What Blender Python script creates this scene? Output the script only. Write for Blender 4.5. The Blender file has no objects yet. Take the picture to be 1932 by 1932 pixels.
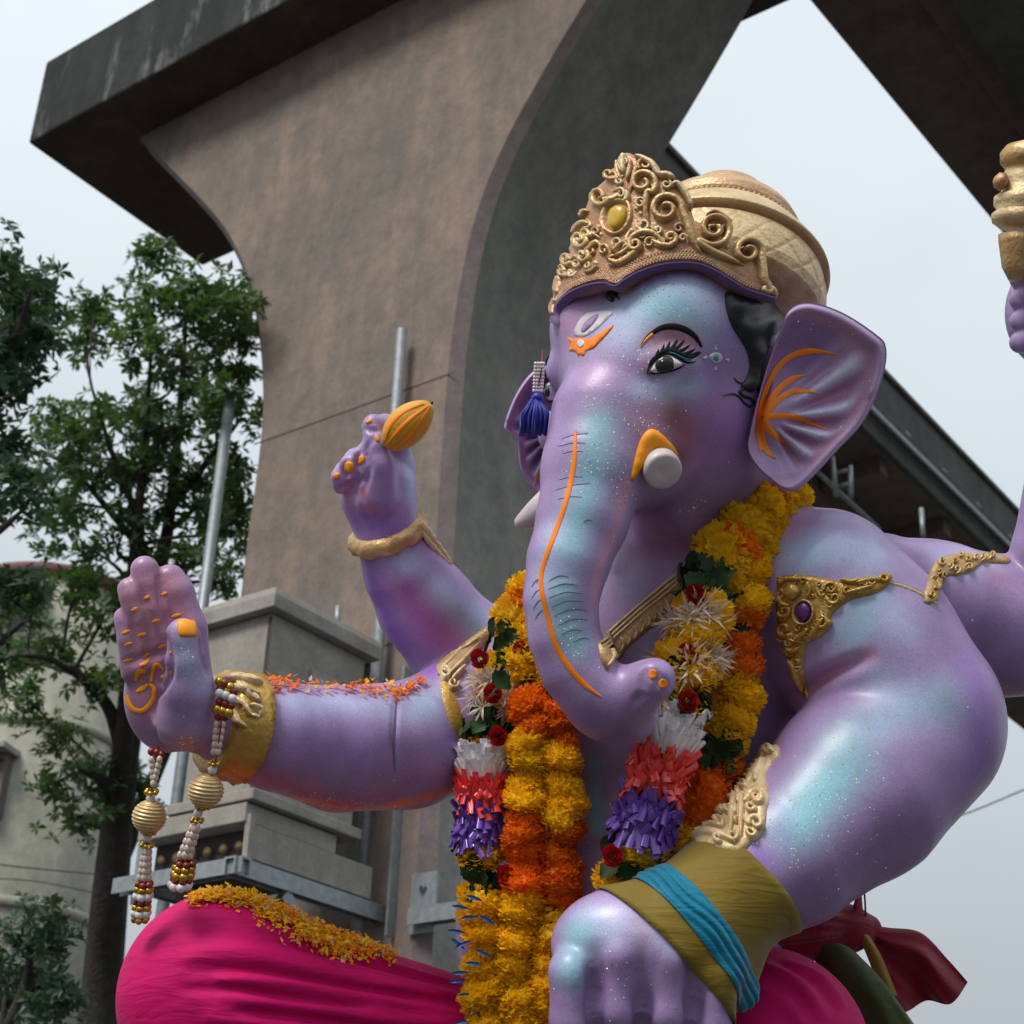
import bpy, bmesh, math, random
import numpy as np
from mathutils import Vector, Matrix, noise as mnoise
from mathutils.bvhtree import BVHTree
from mathutils.geometry import delaunay_2d_cdt

SC = bpy.context.scene
COL = SC.collection
rnd = random.Random(7)
nr = np.random.default_rng(7)

# ------------------------------------------------------------------ camera
FPX = 3000.0                       # focal length in picture units (picture is 1932 wide)
PIT, ROLL = math.radians(27.5), math.radians(2.0)
CAM = np.array([0.0, 0.0, 1.6])
_F = np.array([0, math.cos(PIT), math.sin(PIT)])
_u0 = np.array([0, -math.sin(PIT), math.cos(PIT)])
_r0 = np.array([1.0, 0, 0])
_R = math.cos(ROLL) * _r0 + math.sin(ROLL) * _u0
_U = math.cos(ROLL) * _u0 - math.sin(ROLL) * _r0
cam = bpy.data.cameras.new('camera')
cam.sensor_width = 36.0
cam.lens = 36.0 * FPX / 1932.0
cam.clip_start, cam.clip_end = 0.1, 3000
cam.dof.use_dof = True
cam.dof.focus_distance = 4.75
cam.dof.aperture_fstop = 4.5
cob = bpy.data.objects.new('camera', cam)
COL.objects.link(cob)
cob.matrix_world = Matrix(((_R[0], _U[0], -_F[0], CAM[0]), (_R[1], _U[1], -_F[1], CAM[1]),
                           (_R[2], _U[2], -_F[2], CAM[2]), (0, 0, 0, 1)))
SC.camera = cob
SC.view_settings.view_transform = 'Standard'
SC.view_settings.look = 'None'
SC.view_settings.exposure = 0.84
SC.view_settings.gamma = 1.0
SC.view_settings.use_curve_mapping = False
SC.cycles.max_bounces = 6
SC.cycles.use_denoising = True

# ------------------------------------------------------------------ overcast sky + soft sun
SUN_EL, SUN_AZ = math.radians(50), math.radians(-142)   # azimuth from +Y, clockwise
w = bpy.data.worlds.new('World'); SC.world = w; w.use_nodes = True
nt = w.node_tree; N = nt.nodes; L = nt.links
N.clear()
out = N.new('ShaderNodeOutputWorld'); bg = N.new('ShaderNodeBackground')
bg.inputs['Strength'].default_value = 0.1
sky = N.new('ShaderNodeTexSky'); sky.sky_type = 'NISHITA'; sky.sun_disc = False
sky.sun_elevation = SUN_EL; sky.sun_rotation = SUN_AZ
sky.dust_density = 4.0; sky.air_density = 1.0
tc = N.new('ShaderNodeTexCoord'); mp = N.new('ShaderNodeMapping')
mp.inputs['Scale'].default_value = (1.0, 1.0, 1.9)
nz = N.new('ShaderNodeTexNoise'); nz.inputs['Scale'].default_value = 1.7; nz.inputs['Detail'].default_value = 4
sx_ = N.new('ShaderNodeSeparateXYZ')
mr1 = N.new('ShaderNodeMapRange'); mr1.inputs[1].default_value = 0.0; mr1.inputs[2].default_value = 1.0; mr1.inputs[3].default_value = 0.33; mr1.inputs[4].default_value = 1.08   # overcast: brighter overhead
mr2 = N.new('ShaderNodeMapRange'); mr2.inputs[1].default_value = 0.3; mr2.inputs[2].default_value = 0.7; mr2.inputs[3].default_value = 0.90; mr2.inputs[4].default_value = 1.07
ml = N.new('ShaderNodeMath'); ml.operation = 'MULTIPLY'
cl = N.new('ShaderNodeMix'); cl.data_type = 'RGBA'; cl.blend_type = 'MULTIPLY'; cl.inputs[0].default_value = 1.0; cl.inputs[6].default_value = (5.75, 6.3, 6.7, 1)
mx = N.new('ShaderNodeMix'); mx.data_type = 'RGBA'; mx.inputs[0].default_value = 0.93
L.new(tc.outputs['Generated'], mp.inputs[0]); L.new(mp.outputs[0], nz.inputs['Vector']); L.new(tc.outputs['Generated'], sx_.inputs[0])
L.new(sx_.outputs[2], mr1.inputs[0]); L.new(nz.outputs[0], mr2.inputs[0]); L.new(mr1.outputs[0], ml.inputs[0]); L.new(mr2.outputs[0], ml.inputs[1])
L.new(ml.outputs[0], cl.inputs[7]); L.new(sky.outputs[0], mx.inputs[6]); L.new(cl.outputs[2], mx.inputs[7])
L.new(mx.outputs[2], bg.inputs[0]); L.new(bg.outputs[0], out.inputs[0])
sl = bpy.data.lights.new('sun', 'SUN'); sl.energy = 1.5; sl.angle = math.radians(20); sl.color = (1.0, 0.95, 0.88)
so = bpy.data.objects.new('sun', sl); COL.objects.link(so)
sd = Vector((math.sin(SUN_AZ) * math.cos(SUN_EL), math.cos(SUN_AZ) * math.cos(SUN_EL), math.sin(SUN_EL)))
so.rotation_euler = (-sd).to_track_quat('-Z', 'Y').to_euler()
so.location = (0, 0, 30)

# ------------------------------------------------------------------ geometry helpers
Z0 = 5.0                            # metres from the lens to the middle of the statue
S = Z0 / FPX
def ray(x, y): return (x - 966) / FPX * _R - (y - 966) / FPX * _U + _F
def at(x, y, Z): return CAM + Z * ray(x, y)
def pw(x, y, wv=0.0): return at(x, y, Z0 + wv * S)
def onz(x, y, z):
    d = ray(x, y); return CAM + d * (z - CAM[2]) / d[2]
def onplane(x, y, P0, n):
    d = ray(x, y); return CAM + d * (np.dot(P0 - CAM, n) / np.dot(d, n))
def pj(P):
    v = np.asarray(P) - CAM; Z = v @ _F
    return np.stack([966 + FPX * (v @ _R) / Z, 966 - FPX * (v @ _U) / Z, Z], -1)

WM = {}
def par(o, p):
    o.parent = p
    o.matrix_parent_inverse = WM.get(p.name, Matrix.Identity(4)).inverted()
    return o
def thing(name, label, cat, loc, group=None):
    o = bpy.data.objects.new(name, None); COL.objects.link(o)
    o.location = Vector(loc); o.empty_display_size = 0.1
    WM[o.name] = Matrix.Translation(Vector(loc))
    o['label'] = label; o['category'] = cat
    if group: o['group'] = group
    return o
def tag(o, label=None, cat=None, group=None, kind=None):
    if label: o['label'] = label
    if cat: o['category'] = cat
    if group: o['group'] = group
    if kind: o['kind'] = kind
    return o
def mkmesh(name, verts, faces, mat=None, smooth=True):
    me = bpy.data.meshes.new(name)
    verts = np.asarray(verts, float)
    if isinstance(faces, np.ndarray) and faces.ndim == 2:
        nf, k = faces.shape
        me.vertices.add(len(verts)); me.vertices.foreach_set('co', verts.ravel())
        me.loops.add(nf * k); me.loops.foreach_set('vertex_index', faces.ravel().astype(np.int32))
        me.polygons.add(nf); me.polygons.foreach_set('loop_start', np.arange(0, nf * k, k, dtype=np.int32))
        me.update(calc_edges=True)
    else:
        me.from_pydata([tuple(v) for v in verts], [], [tuple(int(i) for i in f) for f in faces]); me.update()
    me.polygons.foreach_set('use_smooth', [smooth] * len(me.polygons))
    if mat is not None:
        for m in (mat if isinstance(mat, (list, tuple)) else [mat]): me.materials.append(m)
    return me
def mkobj(name, me, parent=None, loc=None, rot=None, scale=None):
    o = bpy.data.objects.new(name, me); COL.objects.link(o)
    if loc is not None: o.location = Vector(loc)
    if rot is not None: o.rotation_mode = 'QUATERNION'; o.rotation_quaternion = rot
    if scale is not None: o.scale = scale if hasattr(scale, '__len__') else (scale,) * 3
    if parent is not None: par(o, parent)
    return o
class MB:
    """collects verts and faces of one part"""
    def __init__(s): s.v = []; s.f = []; s.n = 0; s.mi = []
    def add(s, v, f, mi=0):
        s.v.append(np.asarray(v, float)); s.f += [tuple(int(i) + s.n for i in q) for q in f]
        s.mi += [mi] * len(f); s.n += len(v); return s
    def box(s, o, a, b, c, mi=0):
        """corner o, edge vectors a b c"""
        o, a, b, c = map(np.asarray, (o, a, b, c))
        v = [o, o + a, o + a + b, o + b, o + c, o + a + c, o + a + b + c, o + b + c]
        f = [(0, 3, 2, 1), (4, 5, 6, 7), (0, 1, 5, 4), (1, 2, 6, 5), (2, 3, 7, 6), (3, 0, 4, 7)]
        if np.dot(np.cross(a, b), c) < 0: f = [q[::-1] for q in f]
        return s.add(v, f, mi)
    def tube(s, pts, rads, n=10, cap=True, mi=0):
        P = np.asarray(pts, float); m = len(P); r = np.broadcast_to(np.asarray(rads, float), (m,))
        T = np.gradient(P, axis=0); T /= np.linalg.norm(T, axis=1)[:, None] + 1e-12
        ref = np.array([0, 0, 1.0]) if abs(T[0][2]) < 0.9 else np.array([1.0, 0, 0])
        a = np.cross(T[0], ref); a /= np.linalg.norm(a)
        v = []
        for i in range(m):
            a = a - T[i] * np.dot(a, T[i]); a /= np.linalg.norm(a) + 1e-12; b = np.cross(T[i], a)
            for k in range(n):
                th = 2 * math.pi * k / n; v.append(P[i] + r[i] * (math.cos(th) * a + math.sin(th) * b))
        f = [(i * n + k, i * n + (k + 1) % n, (i + 1) * n + (k + 1) % n, (i + 1) * n + k) for i in range(m - 1) for k in range(n)]
        if cap: f += [tuple(range(n))[::-1], tuple(range((m - 1) * n, m * n))]
        return s.add(v, f, mi)
    def lathe(s, base, axis, prof, n=24, mi=0, fr=None, seg=None):
        """prof: (t, r); fr(t_index, theta)->extra radius"""
        base = np.asarray(base, float); ax = np.asarray(axis, float); ax = ax / np.linalg.norm(ax)
        ref = -_F if abs(np.dot(ax, _F)) < 0.9 else _U
        a = np.cross(ax, ref); a /= np.linalg.norm(a); b = np.cross(ax, a)
        v = []
        for i, (t, r) in enumerate(prof):
            for k in range(n):
                th = 2 * math.pi * k / n
                rr = r + (fr(i, th) if fr else 0)
                v.append(base + ax * t + rr * (math.cos(th) * a + math.sin(th) * b))
        m = len(prof)
        f = [(i * n + k, i * n + (k + 1) % n, (i + 1) * n + (k + 1) % n, (i + 1) * n + k) for i in range(m - 1) for k in range(n)]
        f += [tuple(range(n))[::-1], tuple(range((m - 1) * n, m * n))]
        return s.add(v, f, mi)
    def build(s, name, mat, parent=None, smooth=True, bevel=0):
        me = mkmesh(name, np.concatenate(s.v), s.f, mat, smooth)
        if any(s.mi): me.polygons.foreach_set('material_index', s.mi)
        o = mkobj(name, me, parent)
        if bevel:
            b = o.modifiers.new('bevel', 'BEVEL'); b.width = bevel; b.segments = 2; b.limit_method = 'ANGLE'
        return o
def crom(pts, n, closed=False):
    """Catmull-Rom through pts (any dimension), n samples per span"""
    P = np.asarray(pts, float); m = len(P)
    idx = range(m if closed else m - 1); o = []
    for i in idx:
        if closed: p0, p1, p2, p3 = P[i - 1], P[i], P[(i + 1) % m], P[(i + 2) % m]
        else: p0, p1, p2, p3 = P[max(i - 1, 0)], P[i], P[i + 1], P[min(i + 2, m - 1)]
        t = np.arange(n)[:, None] / n
        o.append(0.5 * (2 * p1 + (p2 - p0) * t + (2 * p0 - 5 * p1 + 4 * p2 - p3) * t ** 2 + (3 * p1 - p0 - 3 * p2 + p3) * t ** 3))
    o = np.concatenate(o)
    return o if closed else np.vstack([o, P[-1]])

# ------------------------------------------------------------------ materials
def mat(name, col, rough=0.6, metal=0.0, var=0.0, vscale=8.0, col2=None, bump=0.0, bscale=60.0, spec=None, coat=0.0, objvar=0.0, sheen=0.0, trans=0.0):
    m = bpy.data.materials.new(name); m.use_nodes = True
    t = m.node_tree; n = t.nodes; l = t.links; p = n['Principled BSDF']
    p.inputs['Base Color'].default_value = (*col, 1); p.inputs['Roughness'].default_value = rough
    p.inputs['Metallic'].default_value = metal
    if spec is not None: p.inputs['Specular IOR Level'].default_value = spec
    if coat: p.inputs['Coat Weight'].default_value = coat; p.inputs['Coat Roughness'].default_value = 0.25
    if sheen: p.inputs['Sheen Weight'].default_value = sheen; p.inputs['Sheen Roughness'].default_value = 0.4
    src = None
    tc = n.new('ShaderNodeTexCoord')
    if var or col2:
        z = n.new('ShaderNodeTexNoise'); z.inputs['Scale'].default_value = vscale; z.inputs['Detail'].default_value = 6
        z.inputs['Roughness'].default_value = 0.62
        l.new(tc.outputs['Object'], z.inputs['Vector'])
        r = n.new('ShaderNodeValToRGB')
        c2 = col2 if col2 else tuple(c * (1 - var) for c in col)
        r.color_ramp.elements[0].position = 0.32; r.color_ramp.elements[1].position = 0.68
        r.color_ramp.elements[0].color = (*c2, 1); r.color_ramp.elements[1].color = (*col, 1)
        l.new(z.outputs[0], r.inputs[0]); src = r.outputs[0]
    if objvar:
        oi = n.new('ShaderNodeObjectInfo'); hs = n.new('ShaderNodeHueSaturation')
        mr = n.new('ShaderNodeMapRange'); mr.inputs[3].default_value = 1 - objvar; mr.inputs[4].default_value = 1 + objvar
        l.new(oi.outputs['Random'], mr.inputs[0]); l.new(mr.outputs[0], hs.inputs['Value'])
        if src: l.new(src, hs.inputs['Color'])
        else: hs.inputs['Color'].default_value = (*col, 1)
        src = hs.outputs[0]
    if src: l.new(src, p.inputs['Base Color'])
    if bump:
        z2 = n.new('ShaderNodeTexNoise'); z2.inputs['Scale'].default_value = bscale; z2.inputs['Detail'].default_value = 5
        l.new(tc.outputs['Object'], z2.inputs['Vector'])
        b = n.new('ShaderNodeBump'); b.inputs['Strength'].default_value = bump; b.inputs['Distance'].default_value = 0.02
        l.new(z2.outputs[0], b.inputs['Height']); l.new(b.outputs[0], p.inputs['Normal'])
    return m

def concrete(name, c1, c2, c3, streak=0.5, bump=0.25, drip=None, dripamt=0.0):
    """weathered concrete: broad blotches, vertical streaks, fine pores"""
    m = bpy.data.materials.new(name); m.use_nodes = True
    t = m.node_tree; n = t.nodes; l = t.links; p = n['Principled BSDF']; p.inputs['Roughness'].default_value = 0.85
    p.inputs['Specular IOR Level'].default_value = 0.25
    tc = n.new('ShaderNodeTexCoord')
    def nz(scale, stretch=(1, 1, 1), det=6, rg=0.6):
        mp = n.new('ShaderNodeMapping'); mp.inputs['Scale'].default_value = stretch
        z = n.new('ShaderNodeTexNoise'); z.inputs['Scale'].default_value = scale; z.inputs['Detail'].default_value = det
        z.inputs['Roughness'].default_value = rg
        l.new(tc.outputs['Object'], mp.inputs[0]); l.new(mp.outputs[0], z.inputs['Vector']); return z.outputs[0]
    def ramp(f, a, b, ca, cb):
        r = n.new('ShaderNodeValToRGB'); r.color_ramp.elements[0].position = a; r.color_ramp.elements[1].position = b
        r.color_ramp.elements[0].color = ca; r.color_ramp.elements[1].color = cb; l.new(f, r.inputs[0]); return r.outputs[0]
    def mix(a, b, f, typ='MIX'):
        x = n.new('ShaderNodeMix'); x.data_type = 'RGBA'; x.blend_type = typ
        l.new(a, x.inputs[6]); l.new(b, x.inputs[7])
        if isinstance(f, float): x.inputs[0].default_value = f
        else: l.new(f, x.inputs[0])
        return x.outputs[2]
    W = (1, 1, 1, 1); K = (0, 0, 0, 1)
    a = ramp(nz(0.9, det=7), 0.38, 0.62, (*c1, 1), (*c2, 1))
    b = ramp(nz(2.6, (1, 1, 0.16), 5), 0.45, 0.72, (*c3, 1), (*c1, 1))
    o = mix(a, b, streak)
    fine = ramp(nz(34, det=3), 0.25, 0.75, (0.82, 0.82, 0.82, 1), (1.1, 1.1, 1.1, 1))
    o = mix(o, fine, 0.8, 'MULTIPLY')
    mid = ramp(nz(6, det=6, rg=0.7), 0.3, 0.7, (0.72, 0.73, 0.74, 1), (1.18, 1.15, 1.12, 1))
    o = mix(o, mid, 0.85, 'MULTIPLY')
    if drip:
        d = ramp(nz(2.0, (1.0, 1.0, 0.28), 7, 0.7), 0.55, 0.68, K, (dripamt,) * 3 + (1,))
        dc = n.new('ShaderNodeRGB'); dc.outputs[0].default_value = (*drip, 1)
        o = mix(o, dc.outputs[0], d)
    l.new(o, p.inputs['Base Color'])
    bp = n.new('ShaderNodeBump'); bp.inputs['Strength'].default_value = bump; bp.inputs['Distance'].default_value = 0.03
    l.new(nz(9, det=8, rg=0.65), bp.inputs['Height']); l.new(bp.outputs[0], p.inputs['Normal'])
    return m

M = {}
M['con_brown'] = concrete('plaster_brown', (0.345, 0.255, 0.205), (0.205, 0.185, 0.165), (0.165, 0.145, 0.132), 0.55, drip=(0.15, 0.135, 0.12), dripamt=0.7)
M['con_grey'] = concrete('concrete_grey', (0.36, 0.36, 0.325), (0.28, 0.285, 0.26), (0.21, 0.21, 0.19), 0.5)
M['con_edge'] = concrete('concrete_edge', (0.22, 0.185, 0.18), (0.18, 0.155, 0.155), (0.15, 0.13, 0.13), 0.4)
M['con_dark'] = concrete('concrete_stained', (0.045, 0.052, 0.049), (0.026, 0.031, 0.030), (0.016, 0.018, 0.017), 0.6, drip=(0.19, 0.21, 0.22), dripamt=1.0)
M['con_soffit'] = concrete('concrete_soffit', (0.11, 0.075, 0.058), (0.075, 0.054, 0.042), (0.05, 0.038, 0.032), 0.5)
M['girder'] = concrete('girder_concrete', (0.13, 0.135, 0.125), (0.09, 0.095, 0.09), (0.06, 0.06, 0.055), 0.4)
M['girder_soffit'] = concrete('girder_soffit', (0.13, 0.10, 0.085), (0.085, 0.068, 0.058), (0.20, 0.155, 0.125), 0.6)
M['asphalt'] = mat('asphalt', (0.07, 0.068, 0.064), 0.9, var=0.35, vscale=0.8, bump=0.3)
M['galv'] = mat('galvanised_steel', (0.36, 0.40, 0.42), 0.5, 0.55, col2=(0.25, 0.28, 0.30), vscale=18, bump=0.08)
M['cabinet'] = concrete('cabinet_paint', (0.36, 0.345, 0.31), (0.32, 0.305, 0.275), (0.25, 0.235, 0.21), 0.3, bump=0.02, drip=(0.24, 0.20, 0.16), dripamt=0.35)
M['cabinet_dark'] = mat('cabinet_inside', (0.05, 0.042, 0.038), 0.8)
M['cream'] = concrete('cream_wall', (0.40, 0.39, 0.32), (0.32, 0.32, 0.27), (0.23, 0.235, 0.20), 0.4, bump=0.1)
M['maroon'] = mat('maroon_rim', (0.16, 0.055, 0.055), 0.7, var=0.3)
M['glassdark'] = mat('window_glass', (0.02, 0.022, 0.022), 0.12)
M['frame'] = mat('window_frame', (0.12, 0.10, 0.085), 0.6)
M['bark'] = mat('bark', (0.055, 0.045, 0.038), 0.95, var=0.5, vscale=12, bump=0.7, bscale=30)
def leafmat(name, c, c2):
    m = mat(name, c, 0.5, col2=c2, vscale=1.3)
    p = m.node_tree.nodes['Principled BSDF']
    t = m.node_tree; n = t.nodes; l = t.links
    tr = n.new('ShaderNodeBsdfTranslucent'); ms = n.new('ShaderNodeMixShader'); ms.inputs[0].default_value = 0.3
    tr.inputs[0].default_value = (c[0] * 1.6, c[1] * 1.7, c[2] * 0.9, 1)
    o = n['Material Output']; l.new(p.outputs[0], ms.inputs[1]); l.new(tr.outputs[0], ms.inputs[2]); l.new(ms.outputs[0], o.inputs[0])
    return m
M['leaf'] = leafmat('tree_leaf', (0.085, 0.155, 0.045), (0.038, 0.085, 0.040))
M['leaf2'] = leafmat('tree_leaf_dark', (0.045, 0.095, 0.050), (0.026, 0.060, 0.036))
M['wire'] = mat('wire_black', (0.02, 0.02, 0.02), 0.6)

# ------------------------------------------------------------------ ground
g = mkobj('ground', mkmesh('ground', [(-900, -900, 0), (900, -900, 0), (900, 900, 0), (-900, 900, 0)], [(0, 1, 2, 3)], M['asphalt'], False))
g['kind'] = 'structure'

# ------------------------------------------------------------------ concrete pier
EZ = np.array([0, 0, 1.0])
tl, tr_ = math.radians(-54), math.radians(36)
DL = np.array([math.sin(tl), math.cos(tl), 0]); DF = np.array([math.sin(tr_), math.cos(tr_), 0])
C0 = at(868, 690, 13.0); C0g = np.array([C0[0], C0[1], 0.0])
def PP(l, d, z): return C0g + DL * l + DF * d + EZ * z
HC = 13.25
pier = thing('concrete_pier', 'tall weathered concrete metro pier with flared hammerhead cap behind the statue', 'pier', PP(1.15, 0.9, 0))
def facept(px, py):
    P = onplane(px, py, C0, DF); return (float((P - C0) @ DL), float(P[2]))
left = np.array([(2.31, 0), (2.31, 4.0), (2.31, 7.5)] + [facept(*q) for q in ((478, 850), (484, 790), (485, 720), (481, 650), (472, 585), (459, 530), (442, 487), (422, 446), (394, 408), (346, 357), (298, 309), (255, 264))])
right = np.array([(0.03, 0), (0.03, 4.0), (0.03, 7.5), (0.02, 8.6)] + [facept(*q) for q in ((869, 655), (881, 566), (899, 463), (928, 360), (959, 285), (994, 213), (1035, 144), (1069, 82), (1103, 27), (1140, -32))] + [(-2.16, 13.25)])
zz = np.concatenate([[0, 3, 6, 7.5], np.arange(7.8, HC, 0.08), [HC]])
lx = np.interp(zz, left[:, 1], left[:, 0]); rx = np.interp(zz, right[:, 1], right[:, 0])
for _ in range(12):
    lx[4:-1] = (lx[3:-2] + 2 * lx[4:-1] + lx[5:]) / 4; rx[4:-1] = (rx[3:-2] + 2 * rx[4:-1] + rx[5:]) / 4
ch = 0.085; DS = 1.75
mb = MB(); nzz = len(zz)
loop = []
for z, a, b in zip(zz, lx, rx):   # ring around: front-left, front-right, chamfer, right far, left far, left chamfer
    loop += [PP(a - ch, 0, z), PP(b + ch * 1.3, 0, z), PP(b, ch, z), PP(b, DS - ch, z), PP(b + ch, DS, z), PP(a - ch, DS, z), PP(a, DS - ch, z), PP(a, ch, z)]
fs = []; mi = []
for i in range(nzz - 1):
    for k in range(8):
        k2 = (k + 1) % 8
        fs.append((i * 8 + k, i * 8 + k2, (i + 1) * 8 + k2, (i + 1) * 8 + k)); mi.append([0, 2, 1, 2, 0, 2, 3, 2][k])
me = mkmesh('shaft', loop, fs, [M['con_brown'], M['con_grey'], M['con_edge'], M['con_soffit']], False)
me.polygons.foreach_set('material_index', mi); mkobj('shaft', me, pier)
mb = MB(); mb.box(PP(5.81, -0.62, HC + 0.002), -9.2 * DL, 2.72 * DF, 1.2 * EZ, 0)
o = mb.build('cap', [M['con_dark'], M['con_soffit']], pier, False, bevel=0.03)
for p in o.data.polygons:
    if p.normal.z < -0.5: p.material_index = 1
# upstand above the cap near the left end
mb = MB(); mb.box(PP(4.15, -0.45, HC + 1.2), -6.5 * DL, 2.4 * DF, 0.55 * EZ); mb.build('bearing_plinth', M['con_dark'], pier, False, bevel=0.03)
# construction joint: a shallow dark recess line around the shaft
mb = MB(); mb.box(PP(2.29, -0.004, 8.600), -2.25 * DL, 0.003 * DF, 0.014 * EZ); mb.build('construction_joint', mat('joint_dark', (0.10, 0.085, 0.07), 0.9), pier, False)
mb = MB(); mb.box(PP(2.29, -0.004, 6.30), -2.25 * DL, 0.003 * DF, 0.012 * EZ); mb.build('construction_joint', bpy.data.materials['joint_dark'], pier, False)

# ------------------------------------------------------------------ viaduct girders
def unit(v): return v / np.linalg.norm(v)
def girder_far():
    zt = 14.6
    A = onz(1238, 262, zt); B = onz(1914, 964, zt)
    d = unit(B - A); n = unit(np.cross(d, EZ))              # n: sideways, towards the right of travel
    if np.dot(n, CAM - A) < 0: n = -n                       # towards camera
    A2 = A - d * 2; Ln = np.linalg.norm(B - A) + 40
    t = thing('viaduct_girder', 'grey metro viaduct girder running behind the statue shoulder', 'girder', (A2[0], A2[1], 0))
    def bar(o, wn, wz, name, m, l0=0, ln=Ln, bev=0.02):
        mb = MB(); mb.box(A2 + d * l0 + n * o[0] + EZ * o[1], d * ln, n * wn, EZ * wz); return mb.build(name, m, t, False, bevel=bev)
    bar((-0.25, -1.25), 0.25, 1.25, 'parapet', M['girder'])
    bar((-0.30, -0.02), 0.36, 0.10, 'coping', M['girder'])
    bar((-0.25, -1.55), 0.65, 0.28, 'ledge', M['girder'])
    bar((0.42, -1.62), 0.06, 0.10, 'drain_pipe', M['galv'])
    bar((0.28, -1.92), 0.10, 0.36, 'edge_beam', M['girder'])
    bar((-1.9, -1.95), 2.2, 0.40, 'deck_soffit', M['girder_soffit'])
    bar((-1.7, -2.40), 1.0, 0.45, 'box_web', M['girder_soffit'])
    for i in range(16):
        bar((-0.68, -2.20), 0.92, 0.25, 'cross_rib', M['girder_soffit'], 3.0 + i * 2.2, 0.25)
    for i in range(26):
        bar((0.0, -0.95), 0.14, 0.10, 'parapet_fitting', M['galv'], 2.0 + i * 1.35, 0.16, 0.008)
    for (x0, y0, x1, y1) in ((1570, 862, 1578, 936), (1604, 880, 1606, 938), (1738, 960, 1742, 1012)):
        mb = MB(); mb.tube([at(x0, y0, 21.0), at(x1, y1, 20.7)], .035, 8); mb.build('hanger_rod', M['galv'], t)
    for (x0, y0, x1, y1) in ((1500, 850, 1660, 1000), (1578, 918, 1606, 912), (1574, 892, 1606, 886)):
        mb = MB(); mb.tube([at(x0, y0, 21.2), at(x1, y1, 21.2)], .03, 8); mb.build('tie_rod', M['galv'], t)
    return t
girder_far()
def girder_near():
    zb = 13.6
    A = onz(1527, 0, zb); B = onz(1878, 424, zb); Q = onz(1832, 0, zb)
    d = unit(B - A); n = unit(np.cross(d, EZ))
    if np.dot(Q - A, n) < 0: n = -n
    wd = np.dot(Q - A, n)
    A2 = A - d * 9; Ln = np.linalg.norm(B - A) + 34
    t = thing('overhead_girder', 'dark metro girder soffit crossing overhead in the upper right corner', 'girder', (A2[0], A2[1], 0))
    def bar(o, wn, wz, name, m, l0=0, ln=Ln, bev=0.02):
        mb = MB(); mb.box(A2 + d * l0 + n * o[0] + EZ * o[1], d * ln, n * wn, EZ * wz); return mb.build(name, m, t, False, bevel=bev)
    bar((0, 0), wd, 0.35, 'soffit_slab', M['girder_soffit'])
    bar((0.0, 0.352), 0.3, 1.0, 'parapet', M['girder'])
    bar((wd + 0.004, -0.55), 1.2, 1.2, 'main_beam', M['girder'])
    bar((wd - 0.35, -0.18), 0.34, 0.176, 'haunch', M['girder_soffit'])
    return t
girder_near()
# ------------------------------------------------------------------ poles and cabinets on the pier
def vpole(name, label, l, d, z0, z1, r):
    mb = MB(); n = 14
    mb.tube([PP(l, d, z) for z in (z0, (z0 + z1) / 2, z1)], r, n)
    o = mb.build(name, M['galv'], None); o.data.polygons[-1].use_smooth = False; o.data.polygons[-2].use_smooth = False
    o['label'] = label; o['category'] = 'pole'; return o
vpole('steel_pole', 'slim grey steel pole standing free at the left edge of the pier', 2.545, -0.12, 0, 9.2, 0.05)
vpole('conduit_pole', 'thin grey conduit pole rising against the brown pier face behind the lotus bud', 0.54, -0.13, 3.9, 9.12, 0.045)

K = -1.4
t = thing('equipment_cabinet', 'large grey metal equipment cabinet with sloped overhanging roof beside the pier', 'cabinet', PP(0.76, -0.9, 4.66))
mb = MB(); mb.box(PP(0.42, K, 4.74), 0.66 * DL, 1.0 * DF, 1.27 * EZ); mb.build('case', M['cabinet'], t, False, bevel=0.012)
mb = MB()
a, b = PP(0.34, K - 0.08, 6.012), PP(1.16, K - 0.08, 6.012); c, d = PP(1.16, -0.32, 6.012), PP(0.34, -0.32, 6.012)
h = 0.10 * EZ; tp = [PP(0.36, K - 0.06, 6.17), PP(1.14, K - 0.06, 6.17), PP(1.14, -0.34, 6.17), PP(0.36, -0.34, 6.17)]
v = [a, b, c, d, a + h, b + h, c + h, d + h] + tp
mb.add(v, [(0, 1, 2, 3), (0, 4, 5, 1), (1, 5, 6, 2), (2, 6, 7, 3), (3, 7, 4, 0), (4, 8, 9, 5), (5, 9, 10, 6), (6, 10, 11, 7), (7, 11, 8, 4), (8, 11, 10, 9)])
mb.build('roof', M['cabinet'], t, False, bevel=0.008)
mb = MB(); hb = PP(0.42, K + 0.42, 5.50)      # wedge shaped hood on the side facing the statue
v = [hb, hb + 0.3 * DF, hb + 0.3 * DF + 0.26 * EZ, hb + 0.26 * EZ, hb - 0.15 * DL - 0.03 * EZ, hb - 0.15 * DL + 0.3 * DF - 0.03 * EZ]
mb.add(v, [(0, 4, 5, 1), (3, 2, 5, 4), (0, 3, 4), (1, 5, 2), (0, 1, 2, 3)]); mb.build('vent_hood', M['cabinet'], t, False)
mb = MB(); mb.box(PP(0.40, K + 0.15, 5.40), -0.012 * DL, 0.5 * DF, 0.018 * EZ); mb.build('seam', M['cabinet_dark'], t, False)
mb = MB(); mb.box(PP(0.418, K - 0.004, 4.76), 0.03 * DL, 0.003 * DF, 1.22 * EZ); mb.build('door_gap', M['cabinet_dark'], t, False)
mb = MB(); mb.box(PP(0.36, K - 0.06, 4.66), 0.80 * DL, 1.1 * DF, 0.075 * EZ); mb.build('base_plinth', M['cabinet'], t, False, bevel=0.008)
mb = MB(); mb.tube([PP(0.44, -0.72, 6.14), PP(0.44, -0.72, 6.32)], 0.025, 8); mb.build('lifting_lug', M['galv'], t)

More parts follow.
